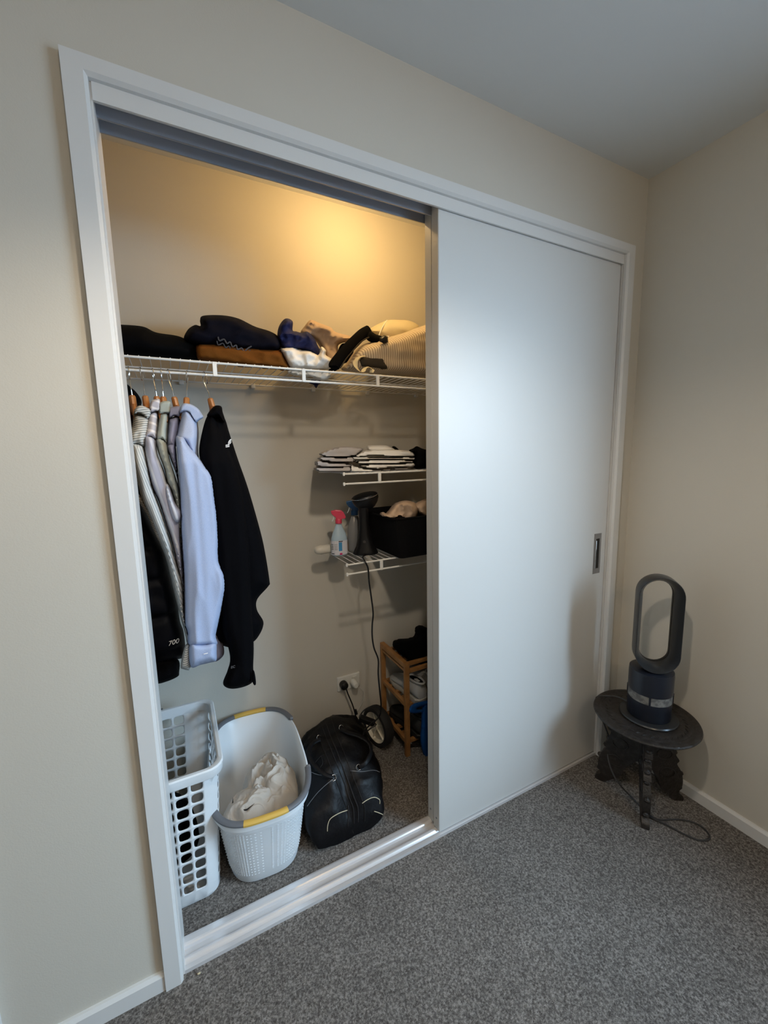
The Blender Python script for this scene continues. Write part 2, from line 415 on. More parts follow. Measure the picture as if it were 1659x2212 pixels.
# sliding doors
d2 = MB().box((.8790, .0505, .0150), (1.720, .0850, 2.0975)).build('door_2', M['door'], smooth=False, bevel=.001); d2['kind'] = 'structure'
d1 = MB().box((.8755, .0080, .0140), (1.7235, .0425, 2.0970)).build('door_1', M['door'], smooth=False, bevel=.001); d1['kind'] = 'structure'
MB().box((.8738, .0088, .016), (.8757, .0418, 2.0965)).build('shaded_edge', M['edge'], d1, smooth=False, label='edge of the front sliding door, shade in its beige-grey colour')
MB().box((.8773, .0512, .017), (.8792, .0842, 2.0965)).build('shaded_edge', M['edge'], d2, smooth=False, label='edge of the rear sliding door, shade in its beige-grey colour')
for d, x, y in ((d1, .8738, .025), (d2, .8773, .0675)):
    MB().tube([(x-.001, y, .058), (x+.002, y, .058)], .0035, 10).build('screw', M['grey_plastic'], d)
hx0, hx1, hz0, hz1 = 1.650, 1.695, .856, 1.027
hp = MB()
fy = .0072
hp.box((hx0, fy, hz0), (hx1, .009, hz0+.022)).box((hx0, fy, hz1-.022), (hx1, .009, hz1)).box((hx0, fy, hz0+.022), (hx0+.013, .009, hz1-.022)).box((hx1-.011, fy, hz0+.022), (hx1, .009, hz1-.022))
hnd = hp.build('handle', M['steel'], d1, smooth=False, label='grey brushed metal flush pull')
MB().box((hx0+.013, .0079, hz0+.022), (hx1-.011, .0086, hz1-.022)).build('finger_recess', M['black_plastic'], hnd, smooth=False)
MB().tube([(hx0+.014, .0068, hz0+.024), (hx0+.014, .0068, hz1-.03)], .0016, 8).build('lip', M['chrome'], hnd)  # bright chrome bar painted in as the highlight inside the pull

# ------------------------------------------------------------------ wire shelves
SY, SZ = .30, 1.652
def wire_shelf(x0, x1, y0, y1, z, lip, struts, clips, label, group, mids=(), ends=True, pitch=.026):
    t = empty('wire_shelf', ((x0+x1)/2, y1, z-lip), label, 'shelf', group)
    MB().tube([(x0, y0, z), (x1, y0, z)], .0034, 8).build('front_rail', M['wire'], t)
    MB().tube([(x0, y0, z-lip), (x1, y0, z-lip)], .0036, 8).build('lower_rail', M['wire'], t)
    MB().tube([(x0, y1-.012, z-.002), (x1, y1-.012, z-.002)], .003, 8).build('back_rail', M['wire'], t)
    for y in mids: MB().tube([(x0, y, z-.005), (x1, y, z-.005)], .0026, 8).build('cross_rod', M['wire'], t)
    g = MB(); n = int((x1-x0)/pitch)
    for i in range(n+1):
        x = x0+.006+i*(x1-x0-.012)/n
        g.tube([(x, y0-.002, z+.0035), (x, y0+.01, z+.003), (x, y1-.012, z+.0012)], .0014, 6)
    g.build('wire_deck', M['wire'], t)
    for x in struts: MB().box((x-.006, y0-.0045, z-lip-.003), (x+.006, y0+.002, z+.003)).build('strut', M['wire'], t, bevel=.001)
    for x in clips: MB().box((x-.008, y1-.016, z-.014), (x+.008, y1, z+.004)).build('wall_clip', M['wire'], t, bevel=.002)
    if ends:
        for zz in (z, z-lip):
            MB().lathe([(.0005,-.007),(.004,-.006),(.0052,0),(.004,.006),(.0005,.007)], (x0, y0, zz), 10).build('end_cap', M['wire'], t)
    return t
wire_shelf(CX0+.002, XR-.002, SY, YB, SZ, .036, [-.012, .263, .537, .811, 1.086, 1.36, 1.634], [.18, .434, .68, .933, 1.19, 1.44, 1.69],
           'long white wire shelf under the wardrobe bulb carrying the heaped clothes', 'white wire shelves in the wardrobe', mids=(.42,), ends=False)
s1 = wire_shelf(.688, XR-.002, .35, YB, 1.300, .037, [.835, 1.10, 1.37, 1.64], [.80, 1.06, 1.32, 1.58],
                'short white wire shelf holding the stacks of folded shirts', 'white wire shelves in the wardrobe')
s2 = copy_tree(s1); s2.location.z -= .347; WL[s2.name].z -= .347
s2['label'] = 'short white wire shelf holding the spray bottles, steamer and black felt basket'
TS, US, LS = SZ+.005, 1.305, .958     # surfaces of top, upper and lower shelf

# ------------------------------------------------------------------ clothes on the top shelf
G = 'clothes heaped on the long wire shelf'
def top(name, pts, depth, thick, m, label, cat, **kw):
    o = cloth(name, pts, depth, thick, m, **kw); tag(o, label, cat, G); return o
top('folded_garment', [(228,703),(252,701),(307,705),(337,718),(381,725),(402,733),(424,744),(428,764),(426,781),(350,777),(255,768),(228,766)], .34, .24, M['black_cloth'],
    'black folded garment at the left end of the long shelf', 'clothes', amp=.006, sx=.08, sz=.05, edge=.05)
nv = empty('folded_sweater', at(515, 757, 'y', .44), 'black-navy knit sweater folded on top of the brown one', 'clothes', G)
cloth('knit_body', [(398,735),(405,713),(421,702),(433,704),(432,692),(439,682),(480,681),(515,688),(550,705),(584,716),(603,729),(608,748),(597,758),(545,761),(480,750),(428,748)], .34, .22, M['navy'], nv, amp=.012, sx=.10, sz=.045, edge=.03, kind='ridge', seed=5)
sq = pxpath([(471,728,.335),(474,736,.333),(484,733,.331),(490,742,.33),(497,739,.33),(502,749,.33),(510,746,.33),(513,755,.33),(522,752,.331),(527,759,.332),(536,752,.334),(543,748,.336)], per=6)
MB().tube(sq, .0022, 6).build('frayed_edge', M['fray'], nv, label='grey frayed fabric edge')
MB().tube([p+Vector((-.004,.002,-.012)) for p in sq], .0018, 6).build('frayed_edge', M['fray'], nv, label='grey frayed fabric edge')
top('folded_sweater', [(424,744),(463,742),(520,748),(575,752),(610,757),(617,772),(628,792),(622,800),(593,797),(524,792),(463,783),(426,776)], .325, .24, M['brown'],
    'rust-brown sweater folded beneath the black-navy one', 'clothes', amp=.010, sx=.07, sz=.035, edge=.02, kind='ridge', seed=7)
nvs = top('crumpled_shirt', [(599,722),(604,702),(617,688),(632,694),(632,713),(640,716),(652,719),(665,717),(679,731),(686,746),(698,771),(688,774),(670,763),(647,755),(613,755),(602,738)], .37, .12, M['blue_navy'],
    'crumpled navy blue shirt lying on the white one', 'clothes', amp=.022, sx=.045, sz=.045, edge=.018, step=3.5, kind='ridge', seed=3)
cloth('hanging_corner', [(668,818),(692,820),(694,828),(688,831),(683,839),(677,831),(668,828)], .50, .03, M['blue_navy'], nvs, amp=.003, edge=.01, step=3, sharp=True)
wc = empty('crumpled_shirt', at(665, 797, 'y', .42), 'crumpled white shirt sagging through the front of the long shelf', 'clothes', G)
cloth('crumpled_body', [(606,753),(633,750),(647,756),(668,757),(680,762),(688,765),(694,749),(704,757),(704,767),(717,777),(714,797),(697,799),(656,797),(629,796),(615,776)], .325, .16, M['white_cloth'], wc, amp=.024, sx=.05, sz=.04, edge=.018, step=3.5, kind='ridge', seed=5)
cloth('sagging_fold', [(622,800),(660,802),(712,803),(714,813),(700,822),(688,820),(672,814),(650,813),(628,808)], .345, .06, M['white_cloth'], wc, amp=.01, sx=.03, sz=.03, edge=.012, step=3.5, kind='ridge', seed=2)
top('crumpled_shirt', [(650,722),(660,702),(671,691),(688,697),(714,707),(725,717),(762,728),(757,737),(739,741),(730,748),(731,768),(721,790),(706,790),(700,765),(684,737)], .43, .15, M['beige_cloth'],
    'crumpled beige shirt between the navy shirt and the striped tote bag', 'clothes', amp=.024, sx=.05, sz=.05, edge=.02, step=3.5, kind='ridge', seed=8)
top('crumpled_shirt', [(736,745),(748,741),(765,745),(760,770),(745,785),(730,780),(728,765)], .47, .10, M['black_cloth'],
    'small black crumpled garment squeezed behind the black strap', 'clothes', amp=.01, sx=.05, sz=.05, edge=.02, step=4, seed=8)
# cap
cp = empty('cloth_cap', at(850, 735, 'y', .50), 'cream cloth cap lying behind the striped tote bag', 'cap', G)
cloth('crown', [(797,714),(809,704),(828,695),(842,691),(862,691),(881,692),(897,698),(906,708),(900,730),(870,745),(830,742),(812,730)], .44, .17, M['cream'], cp, amp=.005, sx=.06, sz=.06, edge=.05, step=4)
MB().tube(pxpath([(797,715,.50),(806,722,.452),(820,727,.44),(840,727,.437)]), .003, 6).build('brim_seam', M['white_cloth'], cp)
MB().tube(pxpath([(836,692,.51),(828,704,.455),(822,716,.44),(818,727,.438)]), .0022, 6).build('seam', M['white_cloth'], cp)
# striped tote bag
tb = empty('tote_bag', at(850, 806, 'y', .42), 'cream and brown striped tote bag lying on its side beside the sliding door', 'bag', G)
cloth('bag_body', [(775,750),(789,742),(819,734),(839,728),(869,719),(903,707),(935,698),(985,690),(990,820),(919,812),(858,808),(803,806),(766,804),(738,799),(748,785),(762,764)], .335, .24, M['tote'], tb, amp=.012, sx=.10, sz=.07, edge=.035, step=4.5, seed=4)
cloth('recess_shade', [(772,775),(783,768),(806,768),(829,771),(838,790),(840,797),(826,798),(800,795),(780,793)], .328, .05, M['taupe'], tb, amp=.003, edge=.015, step=4, sharp=True)  # dark inset cloth paints the shade in the bag's folded recess
st_ = pxpath([(797,714,.43),(783,722,.40),(767,737,.37),(752,752,.35),(735,772,.335),(722,790,.325),(722,799,.32)], per=6)
MB().tube(st_, [(.020, .010)]*len(st_), 10, flat=(0, .3, 1)).build('strap', M['black_cloth'], tb, label='wide black strap')
MB().tube(pxpath([(803,727,.40),(790,732,.375),(776,742,.36),(762,758,.345),(748,775,.33),(735,795,.32)], per=6), .0025, 6).build('strap_edge', M['taupe'], tb)
cloth('strap', [(800,716),(812,722),(828,728),(826,738),(812,741),(798,738),(790,728)], .385, .05, M['black_cloth'], tb, amp=.003, edge=.012, step=4)
cloth('buckle', [(820,730),(830,724),(838,727),(839,740),(828,742),(820,738)], .325, .02, M['black_plastic'], tb, amp=0, edge=.008, step=3, sharp=True)
lp = pxpath([(787,769,.325),(775,772,.318),(768,781,.312),(769,792,.305),(776,801,.298),(783,803,.296),(788,796,.30),(796,793,.30),(804,798,.296),(802,805,.294)], per=6)
MB().tube(lp, [(.0012, .0085)]*len(lp), 8, flat=(0, -.25, 1)).build('handle_loop', M['cream'], tb, label='cream webbing handle loop')

# ------------------------------------------------------------------ hangers
RZ = SZ-.036
hg = empty('clothes_hanger', (0, SY, RZ), 'x', 'hanger', 'wooden hangers on the shelf rail')
hook = [(0, .019*math.cos(a)+0.0, .0045-.019+.0+.019*math.sin(a)+.0) for a in [math.radians(k) for k in range(-150, 91, 20)]]
hook = [(0, -.019*math.cos(math.radians(k)), .0062-.019+.019*math.sin(math.radians(k))) for k in range(-60, 181, 20)]
hook = [Vector((0, y, z)) for x, y, z in hook]
path = hook + [Vector((0, .0175, -.022)), Vector((0, .008, -.040)), Vector((0, .001, -.050)), Vector((0, 0, -.060)), Vector((0, 0, -.078))]
path = [p+WL[hg.name] for p in path]
MB().tube(path3(path, 3), .0013, 8).build('hook', M['chrome'], hg)
nb = MB()
for s in (-1, 1):
    ring = []
    pr = [(0, -.092, .010), (.012*s, -.096, .010), (.025*s, -.108, .010), (.04*s, -.122, .008), (.05*s, -.138, .005)]
    nb.tube([WL[hg.name]+Vector((0, y, z-.008)) for y, z, r in pr], [(r, .0065) for y, z, r in pr], 10)
nb.tube([WL[hg.name]+Vector((0, 0, z)) for z in (-.070, -.074, -.10, -.125)], [(.006,.006),(.0085,.011),(.009,.014),(.009,.018)], 10, flat=(1,0,0))
nb.build('wooden_arms', M['wood'], hg)
hl = ['hanger at the left jamb holding the maroon garment', 'second hanger from the left jamb, holding the grey striped shirt', 'hanger holding the lilac striped shirt',
      'hanger holding the pale green shirt', 'hanger holding the dark lavender shirt', 'hanger holding the light blue shirt', 'hanger holding the black zip jacket, farthest right on the rail']
for i, (u0, u1) in enumerate([(278,285),(305,313),(330,338),(348,352),(363,376),(404,402),(440,454)]):
    h = hg if i == 0 else copy_tree(hg)
    a = at(u0, 805, 'y', SY); b = at(u1, 850, 'y', SY)
    h.location = (a.x, SY, RZ+.0015); WL[h.name] = Vector(h.location)
    h.rotation_euler = (0, math.atan2(a.x-b.x, .075), [.1,-.1,.1,0,.15,-.15,.2][i])
    h['label'] = 'wooden ' + hl[i]

# ------------------------------------------------------------------ hanging garments
HG = 'garments hanging from the long shelf'
def garment(name, pos, label, cat): return empty(name, pos, label, cat, HG)
def DP(o): return [(860,.27+o*.3),(890,.235+o*.5),(945,.15+o),(1000,.125+o),(1500,.125+o)]
# dark things at the far left
g = garment('dark_coat', at(280, 1060, 'y', .3), 'black coat hanging at the left jamb behind the striped shirt', 'coat')
cloth('coat_body', [(238,828),(262,820),(275,830),(295,848),(306,868),(300,885),(290,905),(288,960),(296,1020),(312,1080),(330,1140),(300,1180),(268,1120),(250,950)], .36, .2, M['black_cloth'], g, amp=.008)
g = garment('maroon_top', at(280, 1060, 'y', .25), 'dark maroon top hanging at the left jamb, only its shoulder showing', 'clothes')
cloth('top_body', [(262,885),(272,880),(285,882),(294,886),(292,905),(284,930),(286,1000),(300,1070),(290,1090),(275,1000),(262,920)], DP(.10), .12, M['maroon'], g, amp=.005)
cloth('neck_label', [(266,872),(273,868),(277,875),(278,882),(270,884),(266,880)], .26, .01, M['white_cloth'], g, amp=0, edge=.005, step=3)
# puffer jacket
g = garment('puffer_jacket', at(350, 1475, 'y', .25), 'black quilted puffer jacket hanging by the left jamb, numbered 700 near its hem', 'jacket')
pu = cloth('quilted_body', [(276,1040),(292,1062),(310,1090),(333,1140),(354,1182),(362,1212),(371,1252),(382,1296),(389,1342),(396,1362),(400,1396),(397,1418),(384,1424),(330,1432),(296,1380),(280,1250),(270,1100)], .20, .17, M['puffer'], g, amp=.006, sx=.05, sz=.05, edge=.045)
me = pu.data    # quilting channels pressed into the panel
for v in me.vertices:
    zz = v.co.z + WL[g.name].z
    k = min(abs(zz-c) for c in (1.13, 1.035, .925, .815))
    v.co.y += .014*math.exp(-(k/.012)**2) * (1 if v.co.y < .03 else 0)
cloth('hem_band', [(300,1428),(340,1420),(384,1424),(387,1452),(383,1462),(358,1473),(336,1477),(308,1470)], .235, .12, M['black_cloth'], g, amp=.005, edge=.02)
def text(s, name, p, size, m, parent, rot=(math.pi/2, 0, 0), shear=0, depth=.0006):
    c = bpy.data.curves.new('t', 'FONT'); c.body = s; c.size = size; c.extrude = depth; c.align_x = 'CENTER'; c.align_y = 'CENTER'; c.shear = shear
    o = bpy.data.objects.new('t', c); col.objects.link(o)
    me = bpy.data.meshes.new_from_object(o.evaluated_get(bpy.context.evaluated_depsgraph_get()))
    Mx = Matrix.Translation(p) @ Euler(rot).to_matrix().to_4x4()
    vs = [Mx @ v.co for v in me.vertices]; fs = [tuple(f.vertices) for f in me.polygons]
    bpy.data.objects.remove(o)
    return link(name, vs, fs, m, parent, smooth=False)
text('700', 'number_print', at(374, 1388, 'y', .194), .019, M['white_print'], g, rot=(math.pi/2, math.radians(-8), 0), shear=.35)
# striped shirt edge with warm light in its tan colour, then grey striped shirt
g = garment('striped_shirt', at(355, 1180, 'y', .2), 'narrow striped shirt edge, tan from painted warm light, crossing the black puffer jacket', 'shirt')
cloth('shirt_edge', [(284,1052),(292,1060),(309,1080),(336,1130),(355,1168),(372,1196),(362,1190),(354,1178),(343,1169),(329,1139),(318,1112),(296,1078)], .15, .05, M['warm_lit_stripe'], g, amp=.002, edge=.008, step=4)
g = garment('striped_shirt', at(400, 1445, 'y', .2), 'shirt with fine grey stripes hanging nearest the left jamb', 'shirt')
cloth('sleeve', [(281,955),(295,957),(309,963),(318,1000),(329,1050),(347,1100),(368,1165),(378,1205),(394,1262),(399,1326),(411,1388),(407,1394),(395,1352),(379,1292),(360,1212),(344,1170),(320,1112),(306,1078),(297,1040),(288,1009),(283,975)], DP(-.005), .13, M['grey_stripe'], g, amp=.004, sx=.025, sz=.3, edge=.02, step=4)
cloth('shirt_body', [(289,897),(303,893),(322,900),(322,925),(316,950),(312,968),(297,962),(281,962),(280,936),(286,920)], DP(.004), .14, M['grey_stripe_h'], g, amp=.008, sx=.03, sz=.05, edge=.02, step=4, kind='ridge')
cloth('collar', [(289,890),(294,880),(302,876),(313,878),(325,886),(324,899),(318,906),(308,896),(297,893),(290,899)], .215, .06, M['grey_stripe_h'], g, amp=.002, edge=.006, step=3)
cloth('cuff', [(399,1396),(411,1394),(412,1420),(411,1446),(395,1445),(390,1438)], .13, .07, M['grey_stripe_h'], g, amp=.002, edge=.012, step=4)
# lilac striped shirt
g = garment('striped_shirt', at(385, 1260, 'y', .2), 'lilac shirt with white stripes and a bulging cuff', 'shirt')
cloth('sleeve', [(310,943),(325,941),(336,952),(341,984),(354,1016),(363,1048),(379,1085),(391,1106),(390,1126),(392,1180),(397,1250),(402,1330),(408,1388),(402,1380),(396,1300),(386,1240),(370,1170),(359,1135),(343,1085),(325,1043),(313,986)], DP(.006), .12, M['lilac_stripe'], g, amp=.007, sx=.028, sz=.25, edge=.02, step=4)
cloth('shirt_body', [(321,893),(338,886),(342,895),(340,930),(337,952),(325,945),(310,947),(314,926)], DP(.012), .14, M['lilac_stripe_h'], g, amp=.004, edge=.02, step=4)
cloth('collar', [(323,884),(324,872),(330,864),(344,862),(346,875),(345,886),(334,889),(324,892)], .235, .05, M['lilac_stripe_h'], g, amp=.002, edge=.006, step=3)
cloth('cuff', [(359,1045),(366,1052),(378,1086),(391,1104),(391,1121),(384,1130),(372,1122),(362,1090),(357,1064)], .115, .07, M['lilac_stripe'], g, amp=.004, edge=.015, step=3.5)
# pale green shirt
g = garment('dress_shirt', at(385, 1260, 'y', .2), 'pale grey-green shirt between the lilac striped and lavender shirts', 'shirt')
cloth('sleeve', [(337,949),(350,947),(360,960),(368,997),(380,1032),(388,1062),(393,1110),(394,1180),(398,1260),(404,1340),(396,1300),(388,1180),(377,1086),(361,1043),(354,1011),(341,975)], DP(.008), .12, M['green'], g, amp=.004, edge=.02, step=4)
cloth('shirt_body', [(343,892),(356,888),(365,892),(362,929),(361,958),(350,952),(336,952),(342,904)], DP(.022), .14, M['green'], g, amp=.004, edge=.02, step=4)
cloth('collar', [(344,893),(343,876),(347,869),(356,866),(368,868),(368,880),(367,892),(356,893)], .24, .05, M['green'], g, amp=.002, edge=.006, step=3)
cloth('hem', [(462,1372),(474,1338),(482,1360),(487,1377),(480,1388),(468,1385)], .24, .03, M['green'], g, amp=.001, edge=.01, step=4)
# lavender shirt
g = garment('dress_shirt', at(385, 1260, 'y', .2), 'dark lavender shirt tucked against the left of the light blue one', 'shirt')
cloth('sleeve', [(361,963),(378,961),(383,998),(387,1043),(392,1110),(396,1200),(400,1300),(392,1240),(388,1100),(382,1032),(368,991)], DP(.018), .12, M['lavender'], g, amp=.007, sx=.02, edge=.018, step=4)
cloth('shirt_body', [(365,905),(378,900),(388,904),(382,945),(380,966),(370,966),(360,966),(360,945),(363,917)], DP(.034), .14, M['lavender'], g, amp=.005, edge=.02, step=4)
cloth('collar', [(365,906),(364,890),(367,881),(378,878),(389,879),(390,900),(378,898),(369,903)], .25, .05, M['lavender'], g, amp=.002, edge=.006, step=3)
cloth('cuff', [(462,1390),(466,1371),(480,1386),(484,1412),(471,1427),(462,1425)], .22, .04, M['lavender'], g, amp=.001, edge=.01, step=4)
# light blue shirt
g = garment('dress_shirt', at(435, 1440, 'y', .2), 'light blue button-down shirt with its cuff hanging lowest, beside the black jacket', 'shirt')
cloth('shirt_body', [(389,900),(391,884),(400,878),(412,882),(424,900),(429,930),(428,975),(432,1010),(415,1000),(398,960),(380,950),(384,925)], [(875,.215),(900,.21),(945,.16),(1000,.155),(1500,.155)], .20, M['light_blue'], g, amp=.004, edge=.02, step=4)
cloth('sleeve', [(380,945),(388,942),(398,944),(407,960),(424,982),(440,1003),(458,1030),(464,1073),(469,1112),(472,1160),(473,1211),(484,1239),(487,1266),(483,1294),(474,1337),(466,1372),(466,1394),(411,1396),(404,1365),(399,1349),(398,1303),(397,1234),(393,1177),(390,1124),(388,1055),(383,986)], DP(-.03), .15, M['light_blue'], g, amp=.016, sx=.055, sz=.55, edge=.016, seed=6, kind='ridge', step=4)
cloth('collar', [(389,893),(389,882),(394,873),(401,871),(414,874),(427,882),(436,894),(439,902),(430,908),(423,913),(414,902),(408,892),(397,889)], .205, .05, M['light_blue'], g, amp=.002, edge=.006, step=3)
cf = cloth('cuff', [(410,1392),(438,1390),(465,1388),(468,1410),(467,1427),(455,1431),(434,1436),(412,1440)], .088, .10, M['light_blue'], g, amp=.002, edge=.02, step=4)
MB().tube([at(440,1413,'y',.084), at(449,1411,'y',.084)], .0012, 6).build('buttonhole', M['white_print'], cf)
# black jacket
g = garment('black_jacket', at(520, 1488, 'y', .3), 'black zip jacket with a small white chest logo, rightmost garment on the rail', 'jacket')
cloth('jacket_body', [(455,900),(470,884),(486,905),(496,937),(515,995),(536,1055),(561,1142),(572,1190),(582,1253),(580,1266),(556,1294),(555,1317),(568,1340),(568,1354),(561,1370),(548,1386),(520,1400),(480,1394),(462,1370),(450,1200),(440,1000)], [(880,.25),(940,.20),(1000,.19),(1500,.19)], .20, M['jacket'], g, amp=.008, sx=.06, sz=.3, edge=.04)
cloth('sleeve', [(430,975),(436,935),(447,900),(462,893),(478,930),(500,985),(518,1040),(530,1110),(540,1200),(543,1300),(548,1390),(547,1441),(549,1462),(544,1475),(526,1484),(503,1488),(487,1484),(482,1473),(492,1447),(497,1424),(492,1395),(478,1350),(470,1250),(455,1100),(436,1010)], [(880,.24),(940,.17),(1000,.13),(1500,.13)], .13, M['jacket'], g, amp=.008, sx=.05, sz=.35, edge=.035, seed=9)
cloth('collar', [(447,898),(456,884),(466,876),(478,878),(481,890),(486,906),(484,914),(476,908),(468,900),(458,902)], .21, .07, M['jacket'], g, amp=.003, edge=.018, step=4)
cloth('cuff_tab', [(545,1448),(550,1452),(553,1476),(549,1480),(545,1470)], .14, .012, M['jacket'], g, amp=0, edge=.004, step=3)
lg = empty('tmp', (0,0,0), None, None); bpy.data.objects.remove(lg)
def logo():
    mb = MB(); c0 = at(499.5, 961.5, 'y', .182); s = .00158
    ex = (at(509.5, 960, 'y', .182)-c0)/10; ez = (at(499.5, 951.5, 'y', .182)-c0)/10
    def q(x, y, t): return c0 + ex*x + ez*y + Vector((0, t, 0))
    for r0, r1 in ((9, 11.5), (5.8, 8.0), (2.6, 4.6)):   # quarter-dome arcs
        n = 8
        out = [(-r1*math.cos(math.pi/2*k/n), r1*math.sin(math.pi/2*k/n)) for k in range(n+1)]
        inn = [(-r0*math.cos(math.pi/2*k/n), r0*math.sin(math.pi/2*k/n)) for k in range(n, -1, -1)]
        poly = [q(x*.6, y*.9+3, 0) for x, y in out+inn]
        mb.prism(poly, (0, -.0012, 0))
    for y in (0.2, -3.2): mb.prism([q(-12, y, 0), q(-4, y, 0), q(-4, y+2.2, 0), q(-12, y+2.2, 0)], (0, -.0012, 0))
    return mb
logo().build('chest_logo', M['white_print'], g, smooth=False, label='white embroidered dome logo')
text('EC', 'cuff_print', at(503, 1441, 'y', .127), .010, M['steel'], g, shear=.2)

# ------------------------------------------------------------------ folded shirts on the upper small shelf
def q4(pts): return [(660+x/5.53, 940+y/5.53) for x, y in pts]
def slab(pts, m, label, group, d=.37, t=.22, **kw):
    o = cloth('folded_shirt', q4(pts), d, t, m, amp=.004, sx=.05, sz=.02, edge=.004, step=3, **kw)
    return tag(o, label, 'shirt', group)
GG = 'folded grey t-shirts on the upper short shelf'
slab([(125,385),(200,378),(350,383),(500,368),(548,390),(545,432),(480,445),(300,438),(150,435),(120,410)], M['grey_cloth'], 'grey folded t-shirt at the bottom of the grey stack', GG, .365)
slab([(145,300),(300,325),(480,335),(565,350),(545,380),(350,388),(160,378),(132,340)], M['grey_cloth'], 'grey folded t-shirt second from the bottom of the grey stack', GG, .37, seed=2)
slab([(185,255),(300,258),(450,262),(560,258),(605,300),(560,325),(400,332),(190,305),(165,275)], M['grey_cloth'], 'grey folded t-shirt second from the top of the grey stack', GG, .375, seed=3)
slab([(195,205),(330,155),(450,135),(600,145),(690,165),(640,215),(590,250),(450,266),(260,262),(188,240)], M['grey_cloth'], 'grey folded t-shirt on top of the grey stack', GG, .38, seed=4)
GW = 'folded white t-shirts on the upper short shelf'
slab([(540,345),(600,370),(760,402),(900,408),(1100,388),(1300,378),(1302,402),(1000,425),(850,445),(600,448),(535,430)], M['white_cloth'], 'white folded t-shirt at the bottom of the white stack', GW, .36)
slab([(635,352),(800,345),(1100,338),(1285,328),(1290,378),(1000,390),(860,408),(700,388)], M['white_cloth'], 'white folded t-shirt second from the bottom of the white stack', GW, .36, seed=6)
slab([(608,312),(800,290),(1000,290),(1270,298),(1275,330),(1180,338),(900,348),(700,345),(620,338)], M['white_cloth'], 'white folded t-shirt third from the bottom of the white stack', GW, .362, seed=7)
slab([(555,255),(760,258),(1000,260),(1280,260),(1285,300),(1050,292),(760,292),(600,302)], M['white_cloth'], 'white folded t-shirt second from the top of the white stack', GW, .364, seed=8)
slab([(595,235),(700,188),(900,172),(1150,178),(1280,203),(1312,255),(1200,260),(1000,258),(800,245),(640,268),(600,256)], M['white_cloth'], 'white folded t-shirt with a pointed right edge on top of the white stack', GW, .366, seed=9)
tag(cloth('folded_shirt', q4([(740,130),(760,124),(950,120),(1035,150),(1060,185),(900,195),(750,185)]), .46, .12, M['white_cloth'], amp=.002, edge=.008, step=3), 'small cream folded cloth resting behind the top of the white stack', 'clothes', 'folded cloths on the upper short shelf')
tag(cloth('folded_shirt', q4([(1035,140),(1060,132),(1090,150),(1120,190),(1040,190)]), .52, .08, M['black_cloth'], amp=.002, edge=.008, step=3), 'scrap of black cloth peeking behind the white stack', 'clothes', 'folded cloths on the upper short shelf')
tag(cloth('folded_shirt', q4([(1235,185),(1290,155),(1330,132),(1400,162),(1480,172),(1800,165),(1810,380),(1500,392),(1310,400),(1292,330),(1300,230)]), .375, .2, M['black_cloth'], amp=.006, edge=.02, step=4), 'black folded garments right of the white stack by the door', 'clothes', 'folded cloths on the upper short shelf')

# ------------------------------------------------------------------ lower small shelf
def bottle_pos(u, v): return at(u, v, 'z', LS+.0015)
b = bottle_pos(734, 1199)
sp = empty('spray_bottle', b, 'pale blue spray bottle with a pink trigger standing at the shelf end', 'spray bottle', 'spray bottles on the lower short shelf')
hh = .187
MB().lathe([(.005,0),(.030,.001),(.0345,.008),(.035,.05),(.034,.072),(.029,.090),(.019,.112),(.0125,.130),(.0125,.138),(.005,.138)], b, 32, 1, .62).build('bottle_body', M['bottle_blue'], sp)
fwd = (CAM-b); fa = math.atan2(fwd.y, fwd.x)
def on_body(th, z, r, sy=.62): return b + Vector((r*math.cos(th), r*sy*math.sin(th), z))
def patch(a0, a1, z0, z1, r, nm, m, parent):
    n = 8; mb = MB(); ins, outs = [], []
    for k in range(n+1):
        t = a0+(a1-a0)*k/n
        for z in (z0, z1):
            mb.v += [on_body(t, z, r-.0004), on_body(t, z, r+.0003)]
    for k in range(n):
        i = k*4
        mb.f += [(i+1, i+5, i+7, i+3), (i, i+2, i+6, i+4), (i, i+4, i+5, i+1), (i+2, i+3, i+7, i+6)]
    mb.f += [(0,1,3,2), (n*4, n*4+2, n*4+3, n*4+1)]
    return mb.build(nm, m, parent, angle=20)
lb = patch(fa-1.75, fa+1.75, .006, .064, .0355, 'label_sticker', M['label_paper'], sp)
patch(fa+.05, fa+.45, .022, .058, .0359, 'blue_panel', M['label_blue'], lb)
patch(fa+.15, fa+.45, .006, .014, .0359, 'magenta_panel', M['label_pink'], lb)
patch(fa+.05, fa+.55, .060, .0635, .0359, 'dark_bar', M['label_dark'], lb)
patch(fa-1.0, fa-.55, .010, .0135, .0359, 'dark_bar', M['label_dark'], lb)
for k in range(4): patch(fa-1.15, fa-.65, .028+k*.007, .031+k*.007, .0359, 'text_line', M['steel'], lb)
for k in range(4): patch(fa-.5, fa-.1, .028+k*.007, .030+k*.007, .0359, 'text_line', M['steel'], lb)
vw = Vector((-math.sin(fa), math.cos(fa), 0)); 
if vw.x > 0: vw = -vw       # image-left direction
rt = -vw
